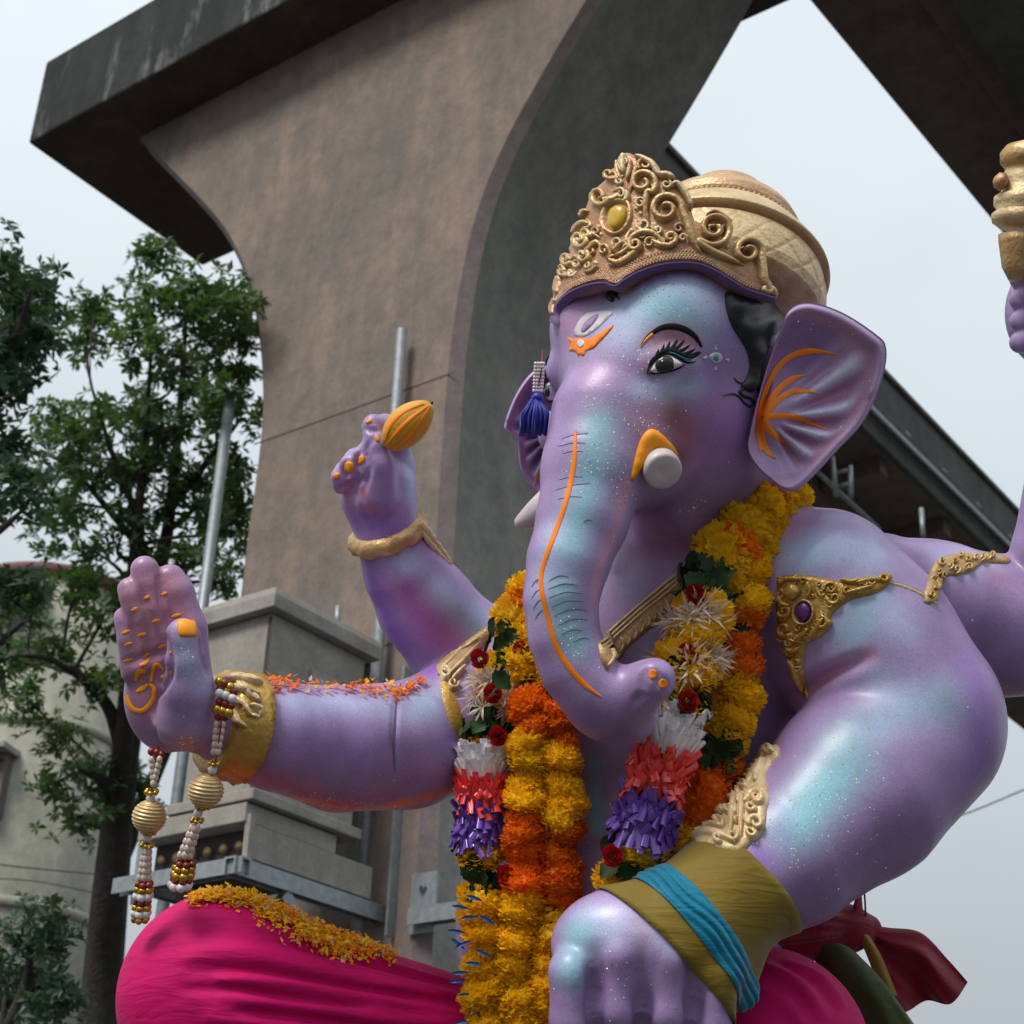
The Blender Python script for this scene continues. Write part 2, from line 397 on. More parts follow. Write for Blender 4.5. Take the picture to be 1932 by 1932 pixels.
t = thing('junction_box', 'wide grey junction box with a dark louvred front under the larger cabinet', 'cabinet', PP(0.8, -0.9, 4.25))
mb = MB(); mb.box(PP(0.42, K - 0.05, 4.52), 1.0 * DL, 0.9 * DF, 0.13 * EZ); mb.build('top_panel', M['cabinet'], t, False, bevel=0.008)
mb = MB(); mb.box(PP(0.40, K - 0.02, 4.29), 0.03 * DL, 1.25 * DF, 0.225 * EZ); mb.build('side_panel', M['cabinet'], t, False, bevel=0.006)
mb = MB(); mb.box(PP(0.44, K + 0.10, 4.29), 0.94 * DL, 0.7 * DF, 0.225 * EZ); mb.build('recess', M['cabinet_dark'], t, False)
mb = MB(); mb.box(PP(1.385, K - 0.03, 4.10), 0.04 * DL, 0.04 * DF, 0.415 * EZ); mb.build('corner_post', M['galv'], t, False)
mb = MB(); mb.box(PP(0.385, K - 0.03, 4.27), 0.045 * DL, 0.045 * DF, 0.30 * EZ); mb.build('corner_post', M['cabinet'], t, False)
for i in range(6):
    mb = MB(); p = PP(0.55 + i * 0.145, K + 0.10, 4.40)
    mb.lathe(p, -DF, [(0, 0.026), (0.02, 0.022), (0.05, 0.034)], 10); mb.build('cable_gland', mat('gland', (0.22, 0.15, 0.08), 0.6) if i == 0 else bpy.data.materials['gland'], t)

t = thing('steel_bracket', 'galvanised steel bracket frame carrying the cabinets, bolted to the pier', 'bracket', PP(0.8, -0.8, 3.6))
def chan(a, b, up, wd, name):   # an angle section from a to b
    a, b = np.asarray(a), np.asarray(b); dd = b - a; u = unit(dd); s = unit(np.cross(u, up))
    mb = MB(); mb.box(a - s * wd / 2, dd, s * wd, up * 0.014); mb.box(a - s * wd / 2, dd, s * 0.014, -up * wd); mb.box(a + s * (wd / 2 - 0.014), dd, s * 0.014, -up * wd)
    return mb.build(name, M['galv'], t, False)
chan(PP(0.36, K - 0.05, 4.262), PP(1.55, K - 0.05, 4.262), EZ, 0.09, 'front_rail')
chan(PP(0.44, K - 0.12, 4.262), PP(0.44, 0.0, 4.262), EZ, 0.10, 'side_rail')
chan(PP(1.30, K + 0.05, 4.262), PP(1.30, 0.0, 4.262), EZ, 0.10, 'side_rail')
chan(PP(0.44, K + 0.40, 4.17), PP(0.44, -0.25, 3.55), unit(DF * 0.6 + EZ * 0.8), 0.075, 'brace')
chan(PP(1.30, K + 0.40, 4.17), PP(1.30, -0.25, 3.55), unit(DF * 0.6 + EZ * 0.8), 0.075, 'brace')
chan(PP(0.62, -0.09, 6.22), PP(1.28, -0.09, 6.22), EZ, 0.09, 'upper_rail')
mb = MB(); mb.box(PP(0.30, -0.09, 4.05), 0.02 * DL, 0.085 * DF, 0.0 * DL + 2.0 * EZ); mb.build('post', M['galv'], t, False)
mb = MB(); mb.box(PP(0.16, -0.03, 4.05), -0.22 * DL, 0.024 * DF, 0.42 * EZ); mb.build('anchor_plate', M['galv'], t, False)
for zz_ in (4.15, 4.37):
    mb = MB(); mb.lathe(PP(0.05, -0.03, zz_), -DF, [(0, 0.032), (0.025, 0.032), (0.025, 0.016), (0.05, 0.016)], 6); mb.build('bolt', M['galv'], t, False)
chan(PP(0.12, -0.05, 4.20), PP(-0.75, -0.05, 4.20), EZ, 0.10, 'wall_rail')
mb = MB(); mb.tube([PP(0.95, K + 0.3, 4.25), PP(0.95, K + 0.3, 3.3)], 0.018, 8); mb.build('drop_pipe', M['galv'], t)

# ------------------------------------------------------------------ cream building on the left
ZB = 30.0
TC = at(122, 1067, ZB); TR = 1.62
tcx = TC + unit(np.array([TC[0], TC[1], 0])) * TR
TH = TC[2]
bld = thing('cream_building', 'cream building with a rounded corner and maroon parapet rim behind the tree', 'building', (tcx[0], tcx[1], 0))
mb = MB(); mb.lathe((tcx[0], tcx[1], 0), EZ, [(0, TR), (TH * 0.5, TR), (TH - 0.25, TR)], 64); mb.build('corner_tower', M['cream'], bld)
mb = MB(); mb.lathe((tcx[0], tcx[1], TH - 0.25), EZ, [(0, TR + 0.02), (0.06, TR + 0.10), (0.18, TR + 0.12), (0.25, TR + 0.08)], 64); mb.build('parapet_rim', M['maroon'], bld)
wv = unit(np.array([TC[0], TC[1], 0])); wr = np.cross(wv, EZ)
Wb = np.array([tcx[0], tcx[1], 0]) + wv * 0.9
mb = MB(); mb.box(Wb - wr * 9, wr * 9.6, wv * 6, EZ * (TH - 1.2)); mb.build('side_wall', M['cream'], bld, False)
mb = MB(); mb.box(Wb - wr * 9 - wv * 0.08 + EZ * (TH - 1.2), wr * 9.4, wv * 6, EZ * 0.25); mb.build('wall_coping', M['maroon'], bld, False)
def window(px, py, wd, ht, nx):
    P = onplane(px, py, Wb, wv); c = P - wv * 0.04
    fr = MB(); th = 0.09
    fr.box(c, wr * wd, -wv * 0.08, -EZ * th); fr.box(c - EZ * ht, wr * wd, -wv * 0.08, EZ * th)
    fr.box(c, wr * th, -wv * 0.078, -EZ * ht); fr.box(c + wr * (wd - th), wr * th, -wv * 0.078, -EZ * ht)
    for i in range(1, nx): fr.box(c + wr * (wd * i / nx - 0.03), wr * 0.06, -wv * 0.06, -EZ * ht)
    f = fr.build('window', M['frame'], bld, False)
    mb = MB(); mb.box(P - wv * 0.03, wr * wd, -wv * 0.02, -EZ * ht); mb.build('pane', M['glassdark'], f, False)
    mb = MB(); mb.box(P + EZ * 0.08 - wr * 0.12, wr * (wd + 0.24), -wv * 0.5, EZ * 0.12); mb.build('sunshade', M['cream'], f, False)
    mb = MB(); mb.box(P - EZ * (ht + 0.12) - wr * 0.1, wr * (wd + 0.2), -wv * 0.3, EZ * 0.1); mb.build('sill', M['cream'], f, False)
window(-40, 1490, 1.75, 1.25, 3)
window(-250, 1490, 1.6, 1.25, 3)
window(-30, 1850, 1.6, 1.2, 3)
def turret_window(px, py, wd, ht):
    ang = (px - 122) / FPX * ZB / TR; nrm = -wv * math.cos(ang) + wr * math.sin(ang); sd_ = np.cross(EZ, nrm)
    P = np.array([tcx[0], tcx[1], 0]) + nrm * (TR - .25) + EZ * at(px, py, ZB)[2] - sd_ * wd / 2
    fr = MB(); fr.box(P, sd_ * wd, nrm * .45, EZ * .12); fr.box(P + EZ * ht, sd_ * wd, nrm * .45, EZ * .12); fr.box(P + EZ * .12, sd_ * .1, nrm * .40, EZ * (ht - .12)); fr.box(P + sd_ * (wd - .1) + EZ * .12, sd_ * .1, nrm * .40, EZ * (ht - .12)); fr.box(P + sd_ * (wd / 2 - .03) + EZ * .12, sd_ * .06, nrm * .36, EZ * (ht - .12))
    f = fr.build('window', M['frame'], bld, False); mb = MB(); mb.box(P + sd_ * .1 + EZ * .12, sd_ * (wd - .2), nrm * .30, EZ * (ht - .12)); mb.build('pane', M['glassdark'], f, False)
    mb = MB(); mb.box(P - sd_ * .1 + EZ * (ht + .125), sd_ * (wd + .2), nrm * .75, EZ * .1); mb.build('sunshade', M['cream'], f, False)
turret_window(40, 1620, 1.05, 1.0); turret_window(40, 1250, 1.0, .9)
for hz in (.55, .78):
    mb = MB(); mb.lathe((tcx[0], tcx[1], TH * hz), EZ, [(0, TR + .01), (.04, TR + .07), (.16, TR + .07), (.2, TR + .01)], 64); mb.build('string_course', M['cream'], bld)
mb = MB(); p0 = onplane(165, 1300, Wb, wv); mb.box(np.array([p0[0], p0[1], 0]) - wv * 0.3, wr * 0.5, wv * 0.29, EZ * (TH - 1.3)); mb.build('pilaster', M['cream'], bld, False)

# ------------------------------------------------------------------ trees
def whorls(mb_v, mb_f, P, n_leaf, size, up, base_n):
    """one spray of narrow drooping leaves"""
    ax = unit(np.array([rnd.gauss(0, .5), rnd.gauss(0, .5), up + rnd.gauss(0, .35)]))
    ref = unit(np.cross(ax, [rnd.gauss(0, 1), rnd.gauss(0, 1), rnd.gauss(0, 1)])); b2 = np.cross(ax, ref)
    ph = rnd.random() * 6.28
    for k in range(n_leaf):
        th = ph + 6.283 * k / n_leaf + rnd.gauss(0, .25)
        out_ = math.cos(th) * ref + math.sin(th) * b2
        L_ = size * rnd.uniform(.65, 1.2); wd = L_ * rnd.uniform(.14, .24)
        d0 = unit(out_ + ax * rnd.uniform(.1, .8)); d1 = unit(d0 + np.array([0, 0, -rnd.uniform(.3, .9)]))
        sd_ = unit(np.cross(d0, ax) + 1e-6); nn = np.cross(sd_, d0)
        p0 = P; p1 = P + d0 * L_ * .5; p2 = p1 + d1 * L_ * .5
        b = base_n + len(mb_v)
        mb_v += [p0, p1 + sd_ * wd - nn * wd * .3, p1, p1 - sd_ * wd - nn * wd * .3, p2]
        mb_f += [(b, b + 1, b + 2), (b, b + 2, b + 3), (b + 1, b + 4, b + 2), (b + 2, b + 4, b + 3)]
def tree(name, label, Z, stems, clusters, leafm, size=0.16, up=0.5, dens=1.0, root=None, group=None):
    """stems: list of [(px, py, dz, radius_m)], clusters: (px, py, rx, ry, n[, dz])"""
    skel = []; tr = MB()
    for st in stems:
        pts = crom([tuple(at(a, b, Z + dz)) + (r,) for a, b, dz, r in st], 5)
        tr.tube(pts[:, :3], pts[:, 3], 9); skel.append(pts)
    sk = np.concatenate(skel)
    lv, lf = [], []
    for c in clusters:
        px, py, rx, ry, n = c[:5]; dz = c[5] if len(c) > 5 else rnd.uniform(-.5, .9)
        cen = at(px, py, Z + dz); mx_, my = rx * Z / FPX, ry * Z / FPX
        j = np.argmin(np.linalg.norm((sk[:, :3] - cen) * np.array([1, 1, .8]) + np.array([0, 0, 0.25]), axis=1)); q = sk[j]
        mid = (q[:3] + cen) / 2 + np.array([rnd.gauss(0, .08), rnd.gauss(0, .08), rnd.gauss(0.05, .08)])
        pts = crom([q[:3], mid, cen], 5); tr.tube(pts, np.linspace(min(q[3] * .55, .04), .010, len(pts)), 5)
        nsub = max(4, int(n * dens / 6))
        for s in range(nsub):
            v = np.array([rnd.gauss(0, .5), rnd.gauss(0, .5), rnd.gauss(0, .5)])
            e = cen + _R * v[0] * mx_ + _U * v[1] * my + _F * v[2] * (mx_ + my) * .6
            tr.tube(crom([cen, (cen + e) / 2 + np.array([0, 0, .03]), e], 3), [.010, .009, .008, .007, .006, .005, .004], 4)
            for k in range(11):
                p = e + np.array([rnd.gauss(0, 1), rnd.gauss(0, 1), rnd.gauss(0, .8)]) * .11
                whorls(lv, lf, p, rnd.randint(5, 8), size, up, 0)
    base = root if root is not None else sk[0]
    t = thing(name, label, 'tree', (base[0], base[1], 0), group)
    tr.build('trunk', M['bark'], t)
    o = mkobj('crown', mkmesh('crown', lv, lf, leafm, False), t); o['kind'] = 'stuff'
    return t
ZT = 15.0
# root the visible trunk in the ground
def groundpt(px, py, Z):
    p = at(px, py, Z); return p
tree('leafy_tree', 'tall dark-trunked leafy tree left of the pier, behind the open palm', ZT,
     [[(120, 2900, -1.6, .34), (150, 2300, -.6, .26), (188, 1900, 0, .20), (206, 1700, 0, .175), (222, 1540, 0, .15), (238, 1420, 0, .125), (266, 1260, .1, .10), (292, 1120, .2, .075), (316, 1000, .3, .06), (332, 850, .4, .045), (345, 700, .5, .03), (352, 560, .6, .015)],
      [(222, 1520, 0, .13), (238, 1330, -.2, .08), (245, 1150, -.2, .06), (258, 1000, -.2, .05), (272, 850, -.1, .035), (283, 700, 0, .02), (290, 560, 0, .01)],
      [(212, 1640, 0, .12), (250, 1560, .2, .10), (285, 1480, .5, .07), (330, 1380, .7, .05)],
      [(224, 1545, 0, .10), (196, 1482, -.2, .05), (150, 1450, -.5, .02)],
      [(236, 1430, 0, .09), (205, 1335, -.2, .06), (150, 1275, -.4, .045), (90, 1243, -.6, .03), (20, 1235, -.8, .015)],
      [(300, 1080, .2, .05), (220, 980, .1, .035), (130, 880, 0, .02), (60, 850, 0, .01)],
      [(320, 960, .3, .05), (400, 860, .4, .03), (455, 790, .5, .015)],
      [(262, 980, -.2, .04), (210, 850, -.3, .025), (170, 720, -.3, .012)]],
     [(400, 540, 60, 60, 26), (440, 600, 40, 70, 24), (330, 560, 70, 60, 28), (287, 480, 32, 30, 8), (250, 650, 50, 50, 20), (185, 590, 30, 28, 8), (165, 640, 28, 26, 7), (330, 700, 80, 50, 30),
      (440, 740, 50, 60, 26), (240, 770, 60, 40, 22), (170, 790, 60, 36, 18), (110, 800, 50, 34, 14), (310, 830, 80, 45, 30), (110, 880, 60, 40, 17), (410, 860, 55, 50, 24), (200, 900, 70, 40, 22),
      (320, 950, 80, 40, 24), (90, 950, 45, 32, 11), (230, 1010, 60, 34, 16), (420, 1010, 50, 55, 24), (180, 1040, 45, 26, 9), (350, 1070, 60, 40, 20), (440, 930, 35, 50, 18), (460, 660, 30, 60, 18), (280, 1050, 60, 40, 14), (420, 1100, 40, 40, 14),
      (380, 640, 60, 60, 22), (280, 600, 50, 50, 16), (380, 780, 60, 50, 22), (260, 860, 60, 45, 18), (370, 960, 60, 50, 20), (150, 840, 60, 34, 14), (150, 960, 60, 34, 13), (300, 1100, 60, 40, 14), (60, 900, 40, 30, 9), (150, 1110, 45, 26, 9), (190, 1180, 34, 40, 12), (120, 1235, 55, 30, 14), (180, 1290, 45, 35, 13), (60, 1330, 50, 40, 13), (130, 1390, 50, 32, 12), (180, 1470, 36, 40, 10), (95, 1480, 45, 30, 9), (250, 1490, 26, 40, 8), (150, 1550, 36, 24, 7), (30, 1250, 40, 30, 9), (60, 1160, 40, 36, 11)],
     M['leaf'], 0.115, dens=1.75)
tree('dark_tree', 'dark green tree whose branches reach in from the left edge', 12.0,
     [[(-420, 2900, 0, .26), (-300, 2000, 0, .2), (-220, 1400, 0, .15), (-130, 1000, 0, .10), (-50, 760, 0, .06), (30, 640, 0, .03), (60, 540, 0, .012)],
      [(-180, 1200, 0, .09), (-90, 1060, 0, .06), (0, 1000, 0, .03), (45, 960, 0, .012)],
      [(-220, 1420, 0, .09), (-120, 1300, 0, .06), (0, 1210, 0, .03), (60, 1160, 0, .012)]],
     [(30, 545, 50, 30, 13), (62, 560, 34, 30, 11), (70, 640, 34, 34, 13), (20, 620, 40, 50, 16), (-30, 660, 50, 50, 14), (30, 700, 34, 24, 8), (10, 740, 24, 20, 5), (-20, 500, 40, 30, 8), (0, 850, 30, 40, 9), (15, 930, 36, 34, 9), (-30, 960, 40, 40, 9), (20, 1130, 40, 34, 8), (-20, 1230, 50, 40, 9)],
     M['leaf2'], 0.12, dens=2.0)
tree('young_tree', 'low young tree in the bottom left corner below the cream wall', 11.0,
     [[(-120, 3100, 0, .10), (-60, 2300, 0, .08), (0, 2000, 0, .06), (50, 1850, 0, .035), (60, 1740, 0, .012)], [(0, 2000, 0, .04), (80, 1920, 0, .025), (120, 1870, 0, .01)]],
     [(40, 1770, 50, 36, 9), (75, 1830, 40, 34, 9), (15, 1860, 40, 40, 9), (110, 1890, 34, 30, 7), (50, 1910, 40, 30, 7), (100, 1760, 24, 20, 4)],
     M['leaf2'], 0.11, dens=2.0)

# ------------------------------------------------------------------ overhead wires
def wire(pts, r, label, name='cable'):
    mb = MB(); P = crom([at(*p) for p in pts], 10); mb.tube(P, r, 6)
    o = mb.build(name, M['wire']); o['label'] = label; o['category'] = 'cable'; o['group'] = 'thin cables strung across the street'
wire([(1500, 1640, 26), (1780, 1550, 26), (1932, 1490, 26), (2300, 1330, 26)], 0.012, 'thin cable crossing the pale sky right of the bent elbow')
wire([(-100, 1620, 20), (60, 1638, 20), (190, 1650, 20)], 0.010, 'upper of two thin cables sagging across the cream wall')
wire([(-100, 1655, 20), (60, 1662, 20), (200, 1690, 20)], 0.008, 'lower of two thin cables sagging across the cream wall')
# ------------------------------------------------------------------ statue body: blended solids meshed as one skin
def cpt(x, y, wv):               # picture units + depth units -> metres in the lens frame (right, up, forward)
    Z = Z0 + wv * S
    return np.array([(x - 966) * Z / FPX, -(y - 966) * Z / FPX, Z])
def crad(r, wv): return r * (Z0 + wv * S) / FPX
class SDF:
    def __init__(s): s.ops = []
    def chain(s, pts, k=20, sub=False):
        q = [(cpt(a, b, c), crad(r, c)) for a, b, c, r in pts]
        for (p0, r0), (p1, r1) in zip(q[:-1], q[1:]):
            cen = (p0 + p1) / 2; R_ = np.linalg.norm(p1 - p0) / 2 + max(r0, r1)
            s.ops.append(('cone', (p0, p1, r0, r1), k * S, sub, cen, R_))
        return s
    def ball(s, x, y, wv, r, k=20, sub=False): return s.chain([(x, y, wv, r), (x + .5, y, wv, r)], k, sub)
    def ell(s, x, y, wv, rx, ry, rz, k=20, rot=0.0, yaw=0.0, sub=False):
        c = cpt(x, y, wv); r = np.array([crad(rx, wv), crad(ry, wv), crad(rz, wv)])
        ca, sa = math.cos(rot), math.sin(rot); cy, sy = math.cos(yaw), math.sin(yaw)
        m1 = np.array([[ca, -sa, 0], [sa, ca, 0], [0, 0, 1]]); m2 = np.array([[cy, 0, sy], [0, 1, 0], [-sy, 0, cy]])
        s.ops.append(('ell', (c, r, m1 @ m2), k * S, sub, c, max(r))); return s
    @staticmethod
    def prim(kind, a, P):
        if kind == 'cone':
            p0, p1, r0, r1 = a; d = p1 - p0; L2 = float(d @ d) + 1e-12
            t = np.clip(((P - p0) @ d) / L2, 0, 1)
            q = P - p0 - t[..., None] * d
            return np.sqrt(np.einsum('...i,...i', q, q)) - (r0 + (r1 - r0) * t)
        c, r, m = a
        q = (P - c) @ m
        k0 = np.linalg.norm(q / r, axis=-1); k1 = np.linalg.norm(q / (r * r), axis=-1)
        return k0 * (k0 - 1) / (k1 + 1e-9)
    @staticmethod
    def comb(v, d, k, sub):
        if sub:
            d = -d; h = np.maximum(k - np.abs(v - d), 0) / k; return np.maximum(v, d) + h * h * k * .25
        h = np.maximum(k - np.abs(v - d), 0) / k; return np.minimum(v, d) - h * h * k * .25
    def mesh(s, h, disp=None):
        lo = np.min([c - R_ for *_, c, R_ in s.ops], axis=0) - 6 * h; hi = np.max([c + R_ for *_, c, R_ in s.ops], axis=0) + 6 * h
        B = 8; nb = np.ceil((hi - lo) / (h * B)).astype(int)
        gi = np.stack(np.meshgrid(*[np.arange(n) for n in nb], indexing='ij'), -1).reshape(-1, 3)
        cen = lo + (gi + .5) * B * h - h * .5
        v = np.full(len(cen), 9.0)
        for kind, a, k, sub, c, R_ in s.ops: v = s.comb(v, s.prim(kind, a, cen), k, sub)
        br = B * h * .87
        near = np.abs(v) < br * 1.7 + (disp[1] if disp else 0)
        G = np.where(v.reshape(nb)[:, None, :, None, :, None] < 0, -1., 1.).astype(np.float32)
        G = np.broadcast_to(G, (nb[0], B, nb[1], B, nb[2], B)).reshape(nb * B).copy()
        ids = np.nonzero(near)[0]; bc = cen[ids]
        off = (np.stack(np.meshgrid(*[np.arange(B)] * 3, indexing='ij'), -1).reshape(-1, 3) - (B - 1) / 2) * h
        V = np.full((len(ids), B ** 3), 9.0, np.float32)
        for kind, a, k, sub, c, R_ in s.ops:
            sel = np.nonzero(np.linalg.norm(bc - c, axis=1) - R_ < br * 2.2 + k)[0]
            if len(sel) == 0: continue
            P = (bc[sel][:, None, :] + off[None]).astype(np.float32)
            V[sel] = s.comb(V[sel], s.prim(kind, tuple(np.asarray(q, np.float32) for q in a), P), np.float32(k), sub)
        if disp:
            for i0 in range(0, len(ids), 2000):
                P = bc[i0:i0 + 2000][:, None, :] + off[None]; V[i0:i0 + 2000] -= disp[0](P)
        Gv = G.reshape(nb[0], B, nb[1], B, nb[2], B).transpose(0, 2, 4, 1, 3, 5)
        g = gi[ids]; Gv[g[:, 0], g[:, 1], g[:, 2]] = V.reshape(-1, B, B, B)
        G = np.ascontiguousarray(Gv.transpose(0, 3, 1, 4, 2, 5)).reshape(nb * B)
        dim = np.array(G.shape); cells, pos, quads = [], [], []
        for ax in range(3):
            a = [slice(None)] * 3; b = [slice(None)] * 3; a[ax] = slice(0, -1); b[ax] = slice(1, None)
            A_, B_ = G[tuple(a)], G[tuple(b)]
            ix = np.stack(np.nonzero((A_ < 0) != (B_ < 0)), -1)
            o1, o2 = [i for i in range(3) if i != ax]
            ok = (ix[:, o1] > 0) & (ix[:, o2] > 0); ix = ix[ok]
            va = A_[tuple(ix.T)]; vb = B_[tuple(ix.T)]
            p = ix.astype(float); p[:, ax] += va / (va - vb)
            e1 = np.zeros(3, int); e1[o1] = 1; e2 = np.zeros(3, int); e2[o2] = 1
            q = np.stack([ix, ix - e1, ix - e1 - e2, ix - e2], 1)
            lin = (q[..., 0] * dim[1] + q[..., 1]) * dim[2] + q[..., 2]
            fl = (va < 0) ^ (ax == 1)
            lin[fl] = lin[fl][:, ::-1]
            cells.append(lin); pos.append(np.repeat(p[:, None], 4, 1))
        cells = np.concatenate(cells); pos = np.concatenate(pos)
        u, inv = np.unique(cells.ravel(), return_inverse=True)
        cnt = np.bincount(inv); P = np.stack([np.bincount(inv, pos.reshape(-1, 3)[:, i]) / cnt for i in range(3)], -1)
        F_ = inv.reshape(-1, 4)
        X = lo + P * h
        for _ in range(3):                       # light smoothing
            acc = np.zeros_like(X); n_ = np.zeros(len(X))
            for a, b in ((0, 1), (1, 2), (2, 3), (3, 0)):
                np.add.at(acc, F_[:, a], X[F_[:, b]]); np.add.at(acc, F_[:, b], X[F_[:, a]])
                np.add.at(n_, F_[:, a], 1); np.add.at(n_, F_[:, b], 1)
            X = X * .5 + .5 * acc / n_[:, None]
        Wd = CAM + X[:, :1] * _R + X[:, 1:2] * _U + X[:, 2:] * _F
        # outward orientation
        v0, v1, v2 = Wd[F_[:, 0]], Wd[F_[:, 1]], Wd[F_[:, 2]]
        vol = np.einsum('ij,ij->i', v0, np.cross(v1, v2)).sum()
        if vol < 0: F_ = F_[:, ::-1]
        return Wd, np.ascontiguousarray(F_), X

b = SDF()
# torso
b.ell(1215, 1330, 190, 300, 330, 235, 40)
b.ell(1180, 1740, 150, 320, 320, 285, 60)
b.chain([(1345, 880, 100, 140), (1335, 1060, 150, 190)], 50)                       # neck
b.chain([(1400, 1090, 120, 125), (1550, 1115, 40, 145)], 60)                       # near shoulder
b.chain([(1120, 1180, 190, 140), (975, 1262, 235, 108)], 60)                       # far shoulder
# statue's lower left arm (nearest)
b.chain([(1555, 1115, 30, 147), (1625, 1210, 5, 166), (1712, 1345, -35, 176)], 45)
b.chain([(1716, 1372, -40, 176), (1612, 1492, -130, 172), (1485, 1612, -220, 136), (1390, 1672, -270, 110), (1310, 1740, -310, 112)], 14)
b.ell(1216, 1798, -335, 178, 124, 112, 40, rot=-0.15)
for x, y0, r in ((1082, 1835, 46), (1167, 1808, 49), (1260, 1815, 49), (1345, 1838, 40)):
    b.chain([(x + 8, y0 - 40, -345, r - 6), (x, y0, -392, r), (x - 2, y0 + 90, -398, r - 3), (x + 6, y0 + 190, -340, r - 5)], 9)
b.chain([(1390, 1800, -300, 50), (1385, 1860, -325, 34), (1378, 1884, -335, 22)], 14)
# statue's upper left arm (behind, to the right)
b.chain([(1660, 1110, 180, 105), (1760, 1150, 235, 124), (1880, 1180, 270, 126), (1985, 1190, 290, 120)], 40)
b.chain([(1995, 1180, 250, 100), (2000, 1050, 230, 88), (2025, 880, 215, 82), (2030, 740, 205, 76)], 16)
b.ell(1990, 590, 190, 92, 110, 70, 30)
for i, y in enumerate((520, 560, 600, 640)): b.chain([(1980, y, 130, 26), (1945, y + 4, 105, 24), (1925, y + 6, 125, 21)], 6)
# statue's lower right arm with open palm (left of the picture)
b.chain([(975, 1262, 235, 108), (880, 1362, 110, 118), (780, 1402, 0, 119)], 30)
b.chain([(766, 1406, -14, 120), (640, 1412, -110, 117), (520, 1388, -190, 101), (450, 1372, -230, 84), (395, 1360, -265, 66)], 10)
b.ell(318, 1312, -292, 84, 108, 58, 22)
b.chain([(356, 1275, -300, 44), (352, 1188, -302, 38), (333, 1120, -298, 33), (321, 1094, -293, 30)], 8)
b.chain([(308, 1260, -318, 33), (290, 1150, -324, 29), (279, 1105, -320, 27), (273, 1075, -314, 27)], 3)
b.chain([(278, 1262, -322, 31), (262, 1170, -330, 26), (249, 1125, -328, 24), (244, 1112, -324, 23)], 3)
b.chain([(254, 1268, -316, 26), (242, 1205, -326, 21), (234, 1172, -323, 18), (232, 1164, -320, 18)], 3)
b.chain([(352, 1356, -335, 62), (356, 1300, -362, 48), (350, 1245, -378, 36), (346, 1205, -384, 31), (344, 1196, -384, 30)], 10)
# statue's upper right arm with lotus bud
b.chain([(945, 1300, 250, 95), (872, 1226, 220, 99), (802, 1142, 188, 90), (765, 1080, 166, 77), (737, 1020, 150, 62), (728, 985, 146, 60)], 16)
b.ell(713, 928, 150, 72, 82, 60, 24)
b.chain([(745, 960, 160, 40), (752, 880, 165, 30), (745, 838, 150, 28), (728, 806, 128, 24), (704, 800, 108, 17), (697, 806, 104, 15)], 10)
b.chain([(712, 940, 105, 42), (712, 880, 96, 34), (708, 845, 94, 24), (704, 824, 96, 17), (703, 818, 97, 16)], 9)
b.chain([(726, 876, 140, 30), (698, 853, 105, 24), (685, 862, 90, 20), (684, 882, 88, 17)], 4)
b.chain([(704, 892, 140, 30), (672, 868, 108, 23), (660, 879, 94, 20), (660, 900, 93, 17)], 4)
b.chain([(686, 912, 140, 30), (652, 890, 114, 21), (642, 900, 104, 18), (643, 918, 104, 15)], 4)
# head
b.ell(1272, 690, 25, 212, 195, 212, 30)
b.ball(1278, 610, -85, 122, 50); b.ball(1130, 620, -5, 92, 50)
b.chain([(1215, 740, -75, 150), (1190, 830, -100, 138)], 50)
b.ball(1306, 790, -70, 112, 40); b.chain([(1330, 850, -10, 115), (1270, 940, 0, 95)], 40)
b.ball(1064, 818, 5, 50, 16); b.ball(1068, 700, 0, 38, 24)
b.chain([(1144, 790, -130, 106), (1122, 890, -172, 97), (1099, 980, -212, 82), (1072, 1060, -244, 73), (1058, 1130, -262, 65), (1064, 1200, -268, 62), (1088, 1262, -272, 63), (1124, 1308, -276, 64)], 26)
b.chain([(1124, 1308, -276, 64), (1164, 1322, -284, 56), (1200, 1304, -298, 44), (1226, 1286, -312, 37), (1238, 1280, -322, 36)], 22)
b.chain([(1150, 1340, -270, 60), (1190, 1360, -262, 44)], 30); b.ball(1257, 1291, -394, 46, 8, True)
b.ell(1262, 690, -208, 46, 26, 16, 20)                         # near eye bulge
for x, y in ((1232, 1272), (1252, 1290)): b.ball(x, y, -354, 6, 10, True)
XB, FB, XC = b.mesh(0.0066)
